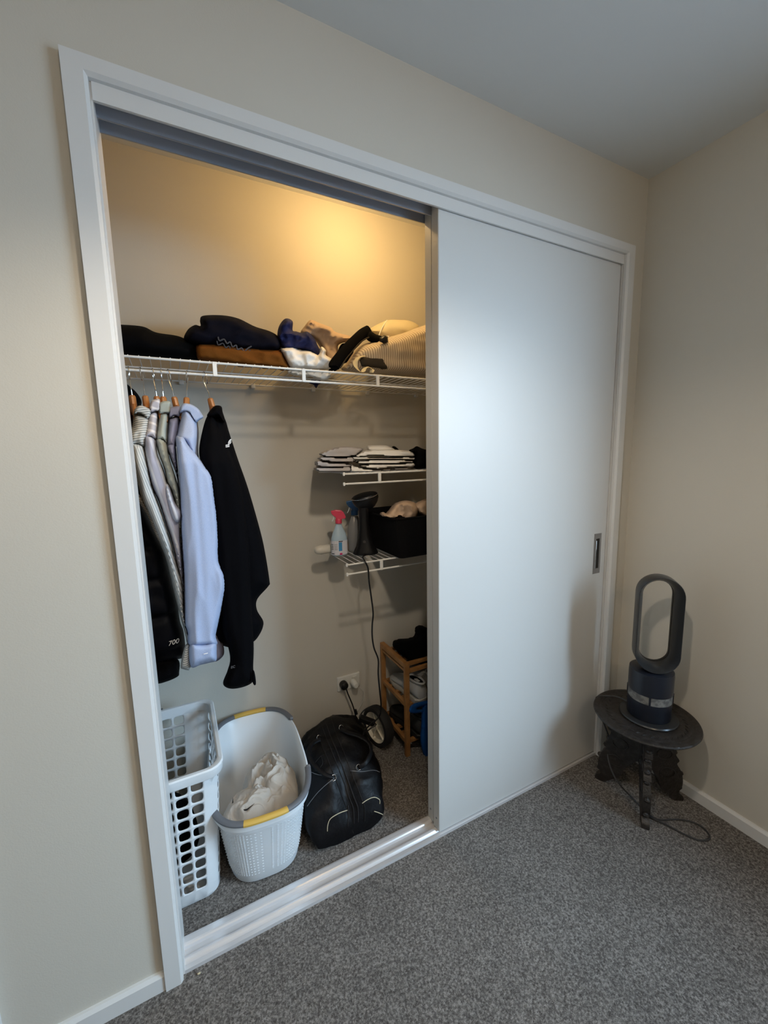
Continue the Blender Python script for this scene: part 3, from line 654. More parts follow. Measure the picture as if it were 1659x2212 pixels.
def trig(base, m, parent, s=1.0, name='trigger_head'):
    P_ = [(-.028,.176),(-.030,.186),(-.012,.190),(.012,.188),(.022,.178),(.030,.160),(.028,.153),(.018,.153),(.012,.150),(-.008,.150),(-.012,.160),(-.022,.168)]
    mb = MB(); th = .009*s; n_ = Vector((-rt.y, rt.x, 0))
    poly = [base + rt*x*s + Vector((0,0,z*s)) - n_*th for x, z in P_]
    mb.prism(poly, n_*2*th)
    o = mb.build(name, m, parent, smooth=False, bevel=.0025)
    MB().lathe([(.005,.134*s),(.0135*s,.134*s),(.0135*s,.150*s),(.012*s,.153*s),(.004,.154*s)], base, 20).build('collar', m, parent)
    MB().tube(path3([base+rt*x*s+Vector((0,0,z*s)) for x, z in ((-.018,.168),(-.020,.155),(-.026,.143))], 4), .0018, 6).build('lever', M['white_plastic'], parent)
    return o
trig(b, M['pink'], sp)
b2 = bottle_pos(768, 1188)
sp2 = empty('spray_bottle', b2, 'smoky clear spray bottle with a dark blue trigger behind the pink one', 'spray bottle', 'spray bottles on the lower short shelf')
MB().lathe([(.005,0),(.030,.001),(.034,.01),(.034,.085),(.032,.10),(.020,.135),(.014,.150),(.005,.150)], b2, 32, 1, .7).build('bottle_body', M['smoke'], sp2)
trig(b2+Vector((0,0,.0)), M['dark_blue'], sp2, 1.15)
# lying tube bottle
a_, c_ = at(684, 1160, 'y', .53), at(718, 1163, 'y', .53)
tz = LS+.0205
tt = empty('plastic_bottle', (a_.x+.03, .53, LS), 'off-white plastic bottle lying on its side past the shelf end', 'bottle')
Mx = Matrix.Rotation(math.radians(90), 3, 'Y')
MB().lathe([(.002,0),(.010,.002),(.016,.010),(.0185,.022),(.0185,.075),(.016,.078),(.002,.078)], (a_.x-.012, .53, tz+.004), 24, M=Mx).build('body', M['tube_white'], tt)
MB().lathe([(.0191,.024),(.0196,.026),(.0196,.030),(.0191,.032)], (a_.x-.012, .53, tz+.004), 24, M=Mx).build('cap_ring', M['tube_white'], tt)
am = empty('amber_bottle', (.775, .56, LS), 'small amber bottle with a magenta cap lying behind the steamer', 'bottle')
MB().lathe([(.002,0),(.018,.001),(.019,.004),(.019,.062),(.010,.070),(.010,.074),(.002,.074)], (.715, .56, tz), 24, M=Mx).build('glass_body', M['amber'], am)
MB().lathe([(.002,.072),(.0125,.072),(.0125,.095),(.002,.095)], (.715, .56, tz), 24, M=Mx).build('cap', M['label_pink'], am)
# steamer
s0 = bottle_pos(790, 1196)
sm = empty('garment_steamer', s0, 'black handheld garment steamer standing upright with its cord hanging down', 'steamer')
rings = []
for z, hw, hd, dx in ((0,.050,.032,0),(.004,.053,.034,0),(.012,.050,.033,0),(.035,.038,.028,-.001),(.07,.028,.024,-.003),(.12,.0225,.021,-.004),(.165,.021,.020,-.004),(.195,.022,.022,-.004)):
    rings.append([s0 + rt*(hw*math.copysign(abs(math.cos(t))**.8, math.cos(t))+dx) + Vector((-rt.y, rt.x, 0))*hd*math.sin(t) + Vector((0,0,z)) for t in [2*math.pi*k/28 for k in range(28)]])
MB().loft(rings).build('handle_body', M['black_plastic'], sm)
hc = s0 + rt*.006 + Vector((0,0,.222))
Rh = Matrix.Rotation(math.radians(12), 3, rt.cross(Vector((0,0,1)))) @ Matrix.Rotation(math.radians(14), 3, rt) @ Matrix.Rotation(math.atan2(rt.y, rt.x), 3, 'Z')
MB().lathe([(.004,-.040),(.018,-.038),(.034,-.028),(.049,-.010),(.056,.008),(.056,.020),(.050,.027),(.040,.030),(.010,.032),(.002,.0322)], hc, 36, 1, .62, M=Rh).build('steam_head', M['black_plastic'], sm)
MB().tube([hc + Rh @ Vector((.0555*math.cos(t), .0350*math.sin(t), .0215)) for t in [2*math.pi*k/40 for k in range(40)]], .0011, 6, closed=True).build('chrome_ring', M['chrome'], sm)
MB().tube([s0+rt*(-.006)+fwd.normalized()*.026+Vector((0,0,.05)), s0+rt*(-.006)+fwd.normalized()*.0275+Vector((0,0,.05))], .006, 16).build('button', M['black_plastic'], sm)
cy = .40
cb = path3([s0+Vector((0,-.02,.006)), at(784,1203,'y',.40), at(788,1212,'y',.335)] + [at(u, v, 'y', .335) for u, v in ((795,1228),(797,1255),(802,1290),(806,1325),(804,1350),(804,1375),(808,1400),(817,1425),(817,1455),(820,1490))] + [at(823,1520,'y',.38), at(822,1540,'y',.42), at(815,1553,'y',.43), at(800,1565,'y',.42), at(787,1580,'y',.40), at(783,1600,'y',.38)], 6)
MB().tube(cb, .0032, 8).build('power_cord', M['black_plastic'], sm)
# black felt basket
fb = empty('felt_basket', (1.06, .42, LS), 'black felt storage basket overfilled with pale clothes, beside the steamer', 'basket')
bl, tl = [(.896,.300),(1.22,.315),(1.22,.60),(.900,.585)], [(.858,.272),(1.27,.29),(1.27,.63),(.862,.615)]
def rr(c, z, r=.02, k=5):
    out = []; n = len(c)
    for i in range(n):
        p, a, d = Vector(c[i]), Vector(c[i-1]), Vector(c[(i+1) % n])
        u, v = (a-p).normalized()*r, (d-p).normalized()*r
        for j in range(k+1):
            t = j/k; q = (p+u)*(1-t)**2 + p*2*t*(1-t) + (p+v)*t*t
            out.append(Vector((q.x, q.y, z)))
    return out
def inset(ring, d):
    c = sum(ring, Vector())/len(ring); return [c + (p-c)*(1-d) for p in ring]
R0, R1 = rr(bl, LS+.002), rr(tl, LS+.165)
Rm = [(a+b_)/2 + Vector((0,0,0)) for a, b_ in zip(R0, R1)]
ri = inset(R1, .03); r0i = inset(R0, .05); r0i = [p+Vector((0,0,.006)) for p in r0i]
MB().loft([R0, Rm, R1, ri, r0i]).build('basket_body', M['felt'], fb, angle=50)
MB().tube([p+Vector((0,0,.001)) for p in R1], .004, 6, closed=True).build('rim', M['felt'], fb)
for nm, pts, y, th, m, lab, sd in (
    ('crumpled_shirt', [(822,1114),(827,1106),(836,1109),(846,1098),(858,1086),(875,1081),(892,1084),(900,1090),(905,1100),(900,1120),(893,1128),(868,1132),(862,1128),(850,1126),(835,1122)], .33, .16, 'beige_cloth', 'beige crumpled shirt heaped in the black felt basket', 3),
    ('crumpled_shirt', [(893,1092),(905,1084),(925,1076),(965,1072),(970,1120),(930,1122),(905,1112)], .36, .16, 'beige_cloth', 'beige crumpled cloth at the right of the felt basket, against the door', 5),
    ('dark_sock', [(838,1124),(850,1116),(864,1111),(876,1115),(880,1128),(868,1140),(850,1138)], .315, .06, 'black_cloth', 'black bunched garment at the front of the felt basket', 7)):
    tag(cloth(nm, pts, y, th, M[m], amp=.016 if m != 'black_cloth' else .003, sx=.045, sz=.045, edge=.018, step=3.5, kind='ridge', seed=sd), lab, 'clothes', 'clothes in the felt basket')

# ------------------------------------------------------------------ outlet, plugs, wheel, power brick
oy = YB
ol = empty('power_outlet', (.79, oy, .29), 'white double power outlet low on the wardrobe back wall', 'outlet')
oc = at(752, 1471, 'y', oy)
MB().box((oc.x-.058, oy-.010, oc.z-.036), (oc.x+.058, oy, oc.z+.036)).build('face_plate', M['outlet'], ol, smooth=False, bevel=.004)
for s in (-1, 1): MB().box((oc.x+s*.028-.012, oy-.0125, oc.z+.015), (oc.x+s*.028+.012, oy-.010, oc.z+.023)).build('rocker_switch', M['outlet'], ol, bevel=.001)
bp_ = empty('black_plug', at(740, 1484, 'y', oy-.03), 'round black plug in the left socket of the power outlet', 'plug')
pc = at(742, 1479, 'y', oy-.02)
Ry = Matrix.Rotation(math.radians(90), 3, 'X')
MB().lathe([(.002,-.012),(.0185,-.012),(.020,0),(.018,.014),(.010,.020),(.002,.021)], (pc.x, oy-.024, pc.z), 24, M=Ry).build('plug_body', M['black_plastic'], bp_)
MB().tube(path3([(pc.x, oy-.04, pc.z-.01), at(748,1489,'y',oy-.045), at(752,1500,'y',oy-.045), at(762,1524,'y',oy-.05), at(768,1545,'y',oy-.06), at(774,1566,'y',oy-.08), at(778,1585,'y',.5)], 6), .003, 8).build('cord', M['black_plastic'], bp_)
MB().tube([at(767,1533,'y',oy-.055), at(770,1543,'y',oy-.06)], .007, 10).build('cord_joint', M['black_plastic'], bp_)
wp = empty('white_adaptor', at(764, 1480, 'y', oy-.03), 'white adaptor in the right socket of the power outlet', 'plug')
pc = at(764, 1474, 'y', oy-.02)
MB().lathe([(.002,-.012),(.016,-.012),(.017,0),(.016,.022),(.011,.030),(.002,.031)], (pc.x, oy-.024, pc.z), 20, M=Ry).build('plug_body', M['outlet'], wp)
MB().tube(path3([(pc.x+.004, oy-.05, pc.z-.008), at(775,1485,'y',oy-.04), at(785,1495,'y',oy-.02), at(785,1510,'y',oy-.012), at(779,1524,'y',oy-.01), at(773,1535,'y',oy-.01)], 6), .0016, 6).build('cord', M['outlet'], wp)
# wheel: axle roughly along x
wx, wy, wr = .895, .54, .093
wh = empty('trolley_wheel', (wx, wy, 0), 'small black rubber wheel with a cream hub leaning behind the leather bag', 'wheel')
Rx = Matrix.Rotation(math.radians(12), 3, 'Z') @ Matrix.Rotation(math.radians(-90), 3, 'Y')
cw_ = (wx, wy, wr)
MB().lathe([(.070,-.020),(.080,-.027),(.090,-.022),(.093,-.010),(.093,.010),(.090,.022),(.080,.027),(.070,.020),(.066,0)], cw_, 40, M=Rx).build('tyre', M['rubber'], wh)
MB().lathe([(.002,.018),(.012,.020),(.014,.012),(.030,.008),(.060,.010),(.071,.022),(.073,.018),(.073,-.018),(.002,-.018)], cw_, 40, M=Rx).build('hub', M['hub'], wh)
for k in range(5):
    a = 2*math.pi*k/5+.3
    MB().tube([Vector(cw_)+Rx@Vector((.014*math.cos(a), .014*math.sin(a), .013)), Vector(cw_)+Rx@Vector((.064*math.cos(a), .064*math.sin(a), .013))], .004, 6).build('spoke', M['hub'], wh)
pbk = empty('power_brick', at(792, 1558, 'y', .45), 'black power brick with cord ends propped on the leather bag', 'adaptor')
p0, p1 = at(776, 1550, 'y', .47), at(810, 1563, 'y', .43)
ax_ = (p1-p0).normalized(); Mq = ax_.to_track_quat('X', 'Z').to_matrix().to_4x4(); Mq.translation = (p0+p1)/2; L_ = (p1-p0).length/2
MB().box((-L_, -.014, -.011), (L_, .014, .011), Mq).build('brick_body', M['black_plastic'], pbk, smooth=False, bevel=.004)
MB().tube(path3([p1, at(812,1566,'y',.42), at(800,1574,'y',.42), at(786,1586,'y',.40), at(778,1598,'y',.38)], 6), .0028, 8).build('cord', M['black_plastic'], pbk)
MB().tube(path3([p0, at(778,1545,'y',.48), at(788,1533,'y',.48), at(803,1526,'y',.47), at(817,1528,'y',.45), at(823,1540,'y',.43)], 6), .0028, 8).build('cord', M['black_plastic'], pbk)

# ------------------------------------------------------------------ shoe rack with shoes
rk = empty('shoe_rack', (1.25, .53, 0), 'bamboo shoe rack half hidden by the sliding door', 'shoe rack')
x0, x1, ya, yb = .965, 1.62, .405, .635
for x in (x0, x1):
    for y in (ya, yb):
        MB().box((x, y-.009, 0), (x+.022, y+.009, .452)).build('leg', M['bamboo'], rk, smooth=False, bevel=.002)
    MB().box((x, ya+.009, .428), (x+.022, yb-.009, .452)).build('side_rail', M['bamboo'], rk, smooth=False, bevel=.002)
    MB().box((x+.004, ya+.009, .408), (x+.018, yb-.009, .420)).build('side_rail', M['bamboo'], rk, smooth=False, bevel=.001)
for z in (.06, .24, .40):
    for x in (x0, x1): 
        if z < .4: MB().box((x+.003, ya+.009, z), (x+.019, yb-.009, z+.020)).build('side_rail', M['bamboo'], rk, smooth=False, bevel=.002)
    for k in range(5):
        y = ya-.004 + k*(yb-ya-.01)/4
        MB().box((x0+.022, y, z+.002), (x1, y+.018, z+.016)).build('slat', M['bamboo'], rk, smooth=False, bevel=.001)
def shoe(name, pos, rot, L, m, ms, label, group, k=1.0, high=0):
    t = empty(name, pos, label, 'shoe', group)
    Mx = Matrix.Rotation(rot, 3, 'Z'); rings = []
    for s, hw, zt in ((0,.022,.055),(.03,.032,.085+high),(.10,.036,.095+high),(.22,.036,.092+high),(.34,.036,.082+high*.6),(.48,.038,.066),(.65,.044,.052),(.80,.044,.043),(.93,.034,.034),(1,.014,.025)):
        ring = []
        for a in [2*math.pi*i/20 for i in range(20)]:
            y = hw*k*math.cos(a); z = .018 + (zt-.018)*(.5+.5*math.sin(a))
            ring.append(Vector(pos)+Mx@Vector((s*L-L*.5, y*(1-.25*max(0, math.sin(a))), z)))
        rings.append(ring)
    MB().loft(rings).build('upper', m, t, angle=60)
    sl = MB(); sr = []
    for z, e in ((0,.96),(.004,1.0),(.020,1.02),(.024,.99)):
        r = []
        for s, hw in ((0,.0),(.0,.02),(.05,.034),(.25,.036),(.5,.037),(.7,.046),(.88,.041),(.98,.02),(1.01,0)): r.append((s, hw))
        ring = [Vector(pos)+Mx@Vector(((s-.5)*L*e, hw*k*e, z)) for s, hw in r] + [Vector(pos)+Mx@Vector(((s-.5)*L*e, -hw*k*e, z)) for s, hw in r[::-1][1:-1]]
        sr.append(ring)
    sl.loft(sr).build('sole', ms, t)
    op = [Vector(pos)+Mx@Vector((-L*.5+L*.19+.055*math.cos(a), .022*math.sin(a), .093+high-.006*math.cos(a))) for a in [2*math.pi*i/24 for i in range(24)]]
    MB().tube(op, .005, 8, closed=True).build('ankle_opening', m, t)
    MB().loft([[p-Vector((0,0,.002)) for p in op], [p-Vector((0,0,.006)) for p in op]]).build('lining', M['black_cloth'], t)
    for j in range(4):
        c = Vector(pos)+Mx@Vector((-L*.5+L*(.42+.07*j), 0, .079-.009*j)); d = Mx@Vector((0, .016, 0))
        MB().tube([c-d-Vector((0,0,.006)), c, c+d-Vector((0,0,.006))], .0022, 6).build('lace', ms, t)
    return t
GS = 'grey knit trainers on the middle tier of the shoe rack'
shoe('trainer', (1.035, .50, .256), math.radians(92), .25, M['shoe'], M['shoe_sole'], 'grey knit trainer nearest the open end of the shoe rack', GS)
shoe('trainer', (1.135, .50, .256), math.radians(85), .25, M['shoe'], M['shoe_sole'], 'grey knit trainer next to the sliding door on the shoe rack', GS)
shoe('dark_shoe', (1.04, .51, .076), math.radians(95), .26, M['rubber'], M['rubber'], 'black shoe on the lowest tier of the shoe rack', 'dark shoes on the shoe rack')
shoe('dark_shoe', (1.14, .51, .076), math.radians(92), .26, M['grey_plastic'], M['rubber'], 'dark grey shoe on the lowest tier of the shoe rack', 'dark shoes on the shoe rack')
bt = empty('black_boot', (1.10, .52, .418), 'black boot lying on top of the shoe rack', 'boot')
cloth('boot_body', [(848,1394),(852,1386),(862,1382),(880,1380),(897,1376),(898,1362),(903,1354),(911,1351),(920,1355),(935,1356),(975,1356),(980,1440),(925,1440),(905,1434),(893,1432),(880,1428),(868,1416),(856,1405)], .47, .16, M['black_cloth'], bt, amp=.003, edge=.03, step=4)
bb = empty('blue_bag', (1.08, .36, 0), 'blue fabric bag hanging in front of the shoe rack beside the door', 'bag')
cloth('bag_body', [(912,1522),(925,1512),(975,1505),(985,1690),(950,1680),(926,1660),(915,1632),(908,1600),(910,1565)], .36, .035, M['blue_bag'], bb, amp=.006, edge=.015, step=4)
cloth('bag_handle', [(884,1533),(888,1524),(900,1518),(930,1512),(930,1520),(908,1527),(900,1532),(912,1533),(914,1538),(896,1541),(886,1539)], .35, .02, M['blue_bag'], bb, amp=.002, edge=.008, step=3)

# ------------------------------------------------------------------ leather duffel bag
du = empty('leather_duffel', (.62, .36, 0), 'black leather duffel bag with cream piping lying between basket and wheel', 'bag')
def dsurf(t, th, off=0.0):
    """t 0 front .. 1 back, th angle from the floor-left over the top to floor-right (0..2pi round)"""
    cx = .587 + .080*t; cyy = .150 + .465*t
    e = math.sqrt(max(0, 1-abs(2*t-1)**5))
    topk = .72+.28*math.sin(math.pi*min(1, (t*.9+.02)))
    hw = (.156 + .006*math.sin(math.pi*t))*(.72+.28*e)*(1-.14*t)
    hh_ = .245*topk*(.35+.65*e)*(1+.02*t)
    c, s = math.cos(th), math.sin(th)
    n_ = 2.5 if s < 0 else 2.15
    x = hw*math.copysign(abs(c)**(2/n_), c); z = hh_/2 + hh_/2*math.copysign(abs(s)**(2/n_), s)
    # pinch: front end folds in towards the zip
    if t < .25: z *= 1-.45*(1-t/.25)*math.exp(-(x/.03)**2)
    p = Vector((cx+x, cyy, z))
    d = .014*noise.noise(Vector((p.x*11, p.y*8, p.z*11))) + .010*(1-abs(noise.noise(Vector((p.x*9, p.y*20, p.z*9)))*2.6)) + .003*noise.noise(p*60)
    nrm = Vector((c*.8, 0, s)).normalized()
    p += nrm*(d+off)
    p.z = max(.001, p.z)
    return p
rings = []
for i in range(49):
    t = i/48
    t = .5-.5*math.cos(math.pi*t) if True else t
    rings.append([dsurf(t, 2*math.pi*k/56) for k in range(56)])
body_ = MB().loft(rings).build('leather_body', M['leather'], du, angle=70)
PI = math.pi
def cast(o, u, v, off):
    """point where the sight line through (u, v) meets o, lifted off by off"""
    org = WL[o.parent.name]; d = (at(u, v, 'y', 1)-CAM).normalized()
    ok, loc, nrm, _ = o.ray_cast(CAM-org, d)
    return loc+org+nrm*off if ok else None
def piped(o, pts, r, nm, m, off=.0015, per=6, lab=None):
    P_ = [cast(o, q[0], q[1], off) for q in cr(pts, per)]
    P_ = [p for p in P_ if p is not None]
    if len(P_) > 2: return MB().tube(P_, r, 6).build(nm, M[m], o.parent, label=lab)
bpy.context.view_layer.update()
zl = [(699,1545),(712,1585),(727,1623),(751,1684),(765,1722),(773,1745),(773,1775)]
piped(body_, zl, .0022, 'zip', 'leather_edge')
piped(body_, [(u-9, v+4) for u, v in zl], .0016, 'zip_seam', 'leather_edge')
piped(body_, [(u-22, v+10) for u, v in zl], .0012, 'zip_seam', 'leather_edge')
piped(body_, [(u+14, v-2) for u, v in zl], .0012, 'zip_seam', 'leather_edge')
for pts in ([(750,1750),(731,1757),(714,1768),(708,1781),(707,1795)], [(782,1735),(794,1727),(808,1722),(819,1727),(820,1736)], [(808,1752),(820,1756),(832,1763),(838,1772)]):
    piped(body_, pts, .0014, 'piping', 'piping', lab='cream leather piping')
for pts in ([(670,1668),(692,1674),(712,1675),(728,1671)], [(726,1678),(708,1692),(684,1715),(664,1742)], [(757,1665),(784,1667),(806,1664),(820,1668)]):
    piped(body_, pts, .0010, 'piping', 'steel', lab='grey worn piping')
piped(body_, [(694,1633),(697,1650),(684,1666),(679,1652),(694,1633)], .0010, 'luggage_tag', 'leather_edge')
def strap_(pts, nm='handle'):
    P_ = path3([cast(body_, u, v, off) for u, v, off in pts if cast(body_, u, v, off) is not None], 6)
    MB().tube(P_, [(.0055, .009)]*len(P_), 8).build(nm, M['leather'], du)
strap_([(738,1578,.004),(752,1588,.018),(772,1600,.03),(788,1618,.035),(794,1636,.028),(786,1650,.016),(775,1657,.004)])
strap_([(690,1600,.004),(678,1618,.02),(674,1640,.03),(684,1660,.022),(704,1674,.010),(718,1678,.004)])
for u, v in ((738,1574),(689,1597),(773,1658),(720,1680)):
    c_ = cast(body_, u, v, .005)
    if c_ is not None:
        MB().tube([c_+Vector((.009*math.cos(k), .004*math.sin(k), .009*math.sin(k))) for k in [2*PI*i/16 for i in range(16)]], .0013, 6, closed=True).build('ring', M['chrome'], du)
f0 = dsurf(.03, PI/2, .004)
MB().tube(path3([dsurf(.06, PI/2, .006), f0, f0+Vector((.002,-.010,-.03)), f0+Vector((.008,-.013,-.065))], 6), .0022, 6).build('zip_pull', M['leather_edge'], du)

# ------------------------------------------------------------------ white laundry basket with grey and yellow rim
BC = Vector((.312, .347, 0)); BR = math.radians(-4.5)
bk = empty('laundry_basket', (.312, .347, 0), 'white laundry basket with a grey rim and yellow grips, beside the tall hamper', 'laundry basket')
def se(a, b_, n, th):
    c, s = math.cos(th), math.sin(th)
    x, y = a*math.copysign(abs(c)**(2/n), c), b_*math.copysign(abs(s)**(2/n), s)
    return Vector((x*math.cos(BR)-y*math.sin(BR), x*math.sin(BR)+y*math.cos(BR), 0))
def bring(a, b_, z, n=3.2, seg=96, rib=0, dz=0):
    out = []
    for k in range(seg):
        th = 2*math.pi*k/seg
        p = BC + se(a, b_, n, th) + Vector((0, -.006*(1-z/.3), z+dz*abs(math.sin(th))))
        out.append(p)
    return out
outer = [bring(.115,.185,.002), bring(.120,.192,.006), bring(.124,.200,.03), bring(.150,.254,.250), bring(.157,.268,.252), bring(.159,.270,.268), bring(.165,.280,.272), bring(.165,.280,.290),
         bring(.160,.275,.293), bring(.156,.270,.288), bring(.150,.262,.270), bring(.146,.250,.24), bring(.119,.194,.035), bring(.112,.182,.012)]
MB().loft(outer).build('basket_body', M['white_plastic'], bk, angle=35)
# woven texture on the outside: fine vertical ribs of small bars
rb = MB()
for k in range(96):
    th = 2*math.pi*(k+.5)/96
    if math.sin(th) > .35: continue
    n = 30
    for j in range(n):
        z0, z1 = .040+.195*j/n, .040+.195*(j+.62)/n
        if (k//4) % 2 and j % 2: continue
        def pp(z, e): 
            t = (z-.03)/.22
            return BC + se(.124+.026*t+e, .200+.054*t+e, 3.2, th) + Vector((0, -.006*(1-z/.3), z))
        a, b_ = pp(z0, .0), pp(z1, .0)
        rb.tube([a, (a+b_)/2, b_], [(.0006,.0028), (.0014,.0034), (.0006,.0028)], 6)
rb.build('woven_texture', M['white_plastic'], bk)
def rimseg(a0, a1, r, nm, m, z=.296, lab=None):
    ths = np.linspace(a0, a1, 40)
    pth = [BC + se(.162, .277, 3.2, t) + Vector((0,0,z)) for t in ths]
    return MB().tube(pth, [(r, r*1.35)]*len(pth), 10, flat=(0,0,1)).build(nm, M[m], bk, label=lab)
D_ = math.radians
rimseg(D_(26), D_(77), .0078, 'rim', 'grey_plastic'); rimseg(D_(103), D_(160), .0078, 'rim', 'grey_plastic')
rimseg(D_(77), D_(103), .0084, 'grip', 'yellow', lab='yellow rubber grip'); rimseg(D_(257), D_(283), .0084, 'grip', 'yellow', lab='yellow rubber grip')
rimseg(D_(200), D_(257), .0078, 'rim', 'grey_plastic'); rimseg(D_(283), D_(343), .0078, 'rim', 'grey_plastic')
for a in (26, 343, 160, 200):
    q = BC + se(.164, .279, 3.2, D_(a)) + Vector((0,0,.296)); MB().tube([q-Vector((.006,0,0)), q+Vector((.006,0,0))], .0085, 10).build('hinge', M['grey_plastic'], bk)
# laundry in it
def mound(name, c, rx, ry, z0, h, m, label, seed, amp=.022, rot=0, clip=True):
    mb = MB(); n, k_ = 60, 120; rings = []
    for i in range(n+1):
        r = i/n; ring = []
        for k in range(k_):
            a = 2*math.pi*k/k_
            wob = 1+.10*noise.noise(Vector((math.cos(a)*1.5+seed, math.sin(a)*1.5, seed)))
            x, y = rx*r*math.cos(a)*wob, ry*r*math.sin(a)*wob
            x, y = x*math.cos(rot)-y*math.sin(rot), x*math.sin(rot)+y*math.cos(rot)
            hz = h*math.sqrt(max(0, 1-r**2.6))
            q = Vector((x/.075+seed*3, y/.075, hz*6))
            q += Vector((noise.noise(q*1.3+Vector((9,2,1))), noise.noise(q*1.3+Vector((1,7,3))), 0))*.7
            rd = (1-abs(noise.noise(q)*2.3))*.75 + (1-abs(noise.noise(q*2.2+Vector((3,1,4)))*2.2))*.4 + (1-abs(noise.noise(q*5+Vector((8,1,4)))*2.2))*.13 - .6
            q_ = Vector((c[0]+x, c[1]+y, z0+hz + rd*amp*(1-r**4)))
            if clip:
                tz_ = min(1.1, max(0, (q_.z-.03)/.22)); A_, B_ = .112+.026*tz_, .188+.054*tz_
                dx, dy = q_.x-BC.x, q_.y-BC.y; X_, Y_ = dx*math.cos(-BR)-dy*math.sin(-BR), dx*math.sin(-BR)+dy*math.cos(-BR)
                e_ = (abs(X_/A_)**3.2+abs(Y_/B_)**3.2)**(1/3.2)
                if e_ > .97: q_.x = BC.x+dx*.97/e_; q_.y = BC.y+dy*.97/e_
            ring.append(q_)
        rings.append(ring)
    rings.append([Vector((c[0]+(p.x-c[0])*.8, c[1]+(p.y-c[1])*.8, z0-.02)) for p in rings[-1]])
    mb.loft(rings)
    return tag(mb.build(name, m, angle=80), label, 'clothes', 'laundry in the white basket')
mound('crumpled_sweatshirt', (.350, .300), .105, .150, .13, .135, M['laundry'], 'pale beige sweatshirt bunched highest in the laundry basket', 4, .035)
s_ = mound('crumpled_shorts', (.275, .225), .105, .10, .14, .115, M['laundry'], 'pale beige shorts with black tick logos at the front of the laundry basket', 9, .022)
WLs = WL[s_.name]
def tick(u, v, s, r):
    base = None
    # drop the mark on the cloth surface
    best = None
    d = (at(u, v, 'z', 0)-CAM).normalized()
    o_, dd = CAM-WLs, d
    ok, loc, nrm, idx = s_.ray_cast(o_, dd)
    if not ok: return
    loc = loc + nrm*.0012; loc_w = loc + WLs
    ex = Vector((1, 0, 0)); ex = (ex-nrm*ex.dot(nrm)).normalized(); ey = nrm.cross(ex)
    pts = [(-1,.15),(-.75,-.25),(-.35,-.35),(1,.45),(-.30,-.02),(-.62,.05)]
    poly = [loc_w + ex*(x*math.cos(r)-y*math.sin(r))*s + ey*(x*math.sin(r)+y*math.cos(r))*s for x, y in pts]
    MB().prism(poly, nrm*.0008).build('tick_logo', M['black_print'], s_, smooth=False)
dg = bpy.context.evaluated_depsgraph_get(); dg.update()
tick(503, 1733, .016, math.radians(55)); tick(538, 1746, .018, math.radians(-8))

# ------------------------------------------------------------------ tall perforated hamper
hx, hy = .010, .318
hm = empty('laundry_hamper', (hx, hy+.02, 0), 'tall white plastic hamper with rows of square holes behind the left jamb', 'hamper')
HT = .475
def hsurf(s, z, inn=0.0):
    """perimeter parameter s in cells, rounded rectangle that narrows towards the floor"""
    k = z/HT
    a, b_ = .142+.024*k-inn, .150+.034*k-inn; r = .042
    cy0 = hy + .012*(1-k)
    per = [('x', 2*(a-r)), ('c', r*PI/2), ('y', 2*(b_-r)), ('c', r*PI/2)]*2
    L0 = sum(p[1] for p in per); d = (s % 1)*L0
    # start: front-left bottom corner, run along front (+x)
    pos = [(-a+r, -b_, 1, 0), None, (a, -b_+r, 0, 1), None, (a-r, b_, -1, 0), None, (-a, b_-r, 0, -1), None]
    cc = {1: (a-r, -b_+r, -PI/2), 3: (a-r, b_-r, 0), 5: (-a+r, b_-r, PI/2), 7: (-a+r, -b_+r, PI)}
    for i, (t, l) in enumerate(per):
        if d <= l or i == 7:
            if t == 'c':
                x0_, y0_, an = cc[i]; q = an + min(1, d/l)*PI/2
                return Vector((hx+x0_+r*math.cos(q), cy0+y0_+r*math.sin(q), z))
            x0_, y0_, ux, uy = pos[i]; return Vector((hx+x0_+ux*d, cy0+y0_+uy*d, z))
        d -= l
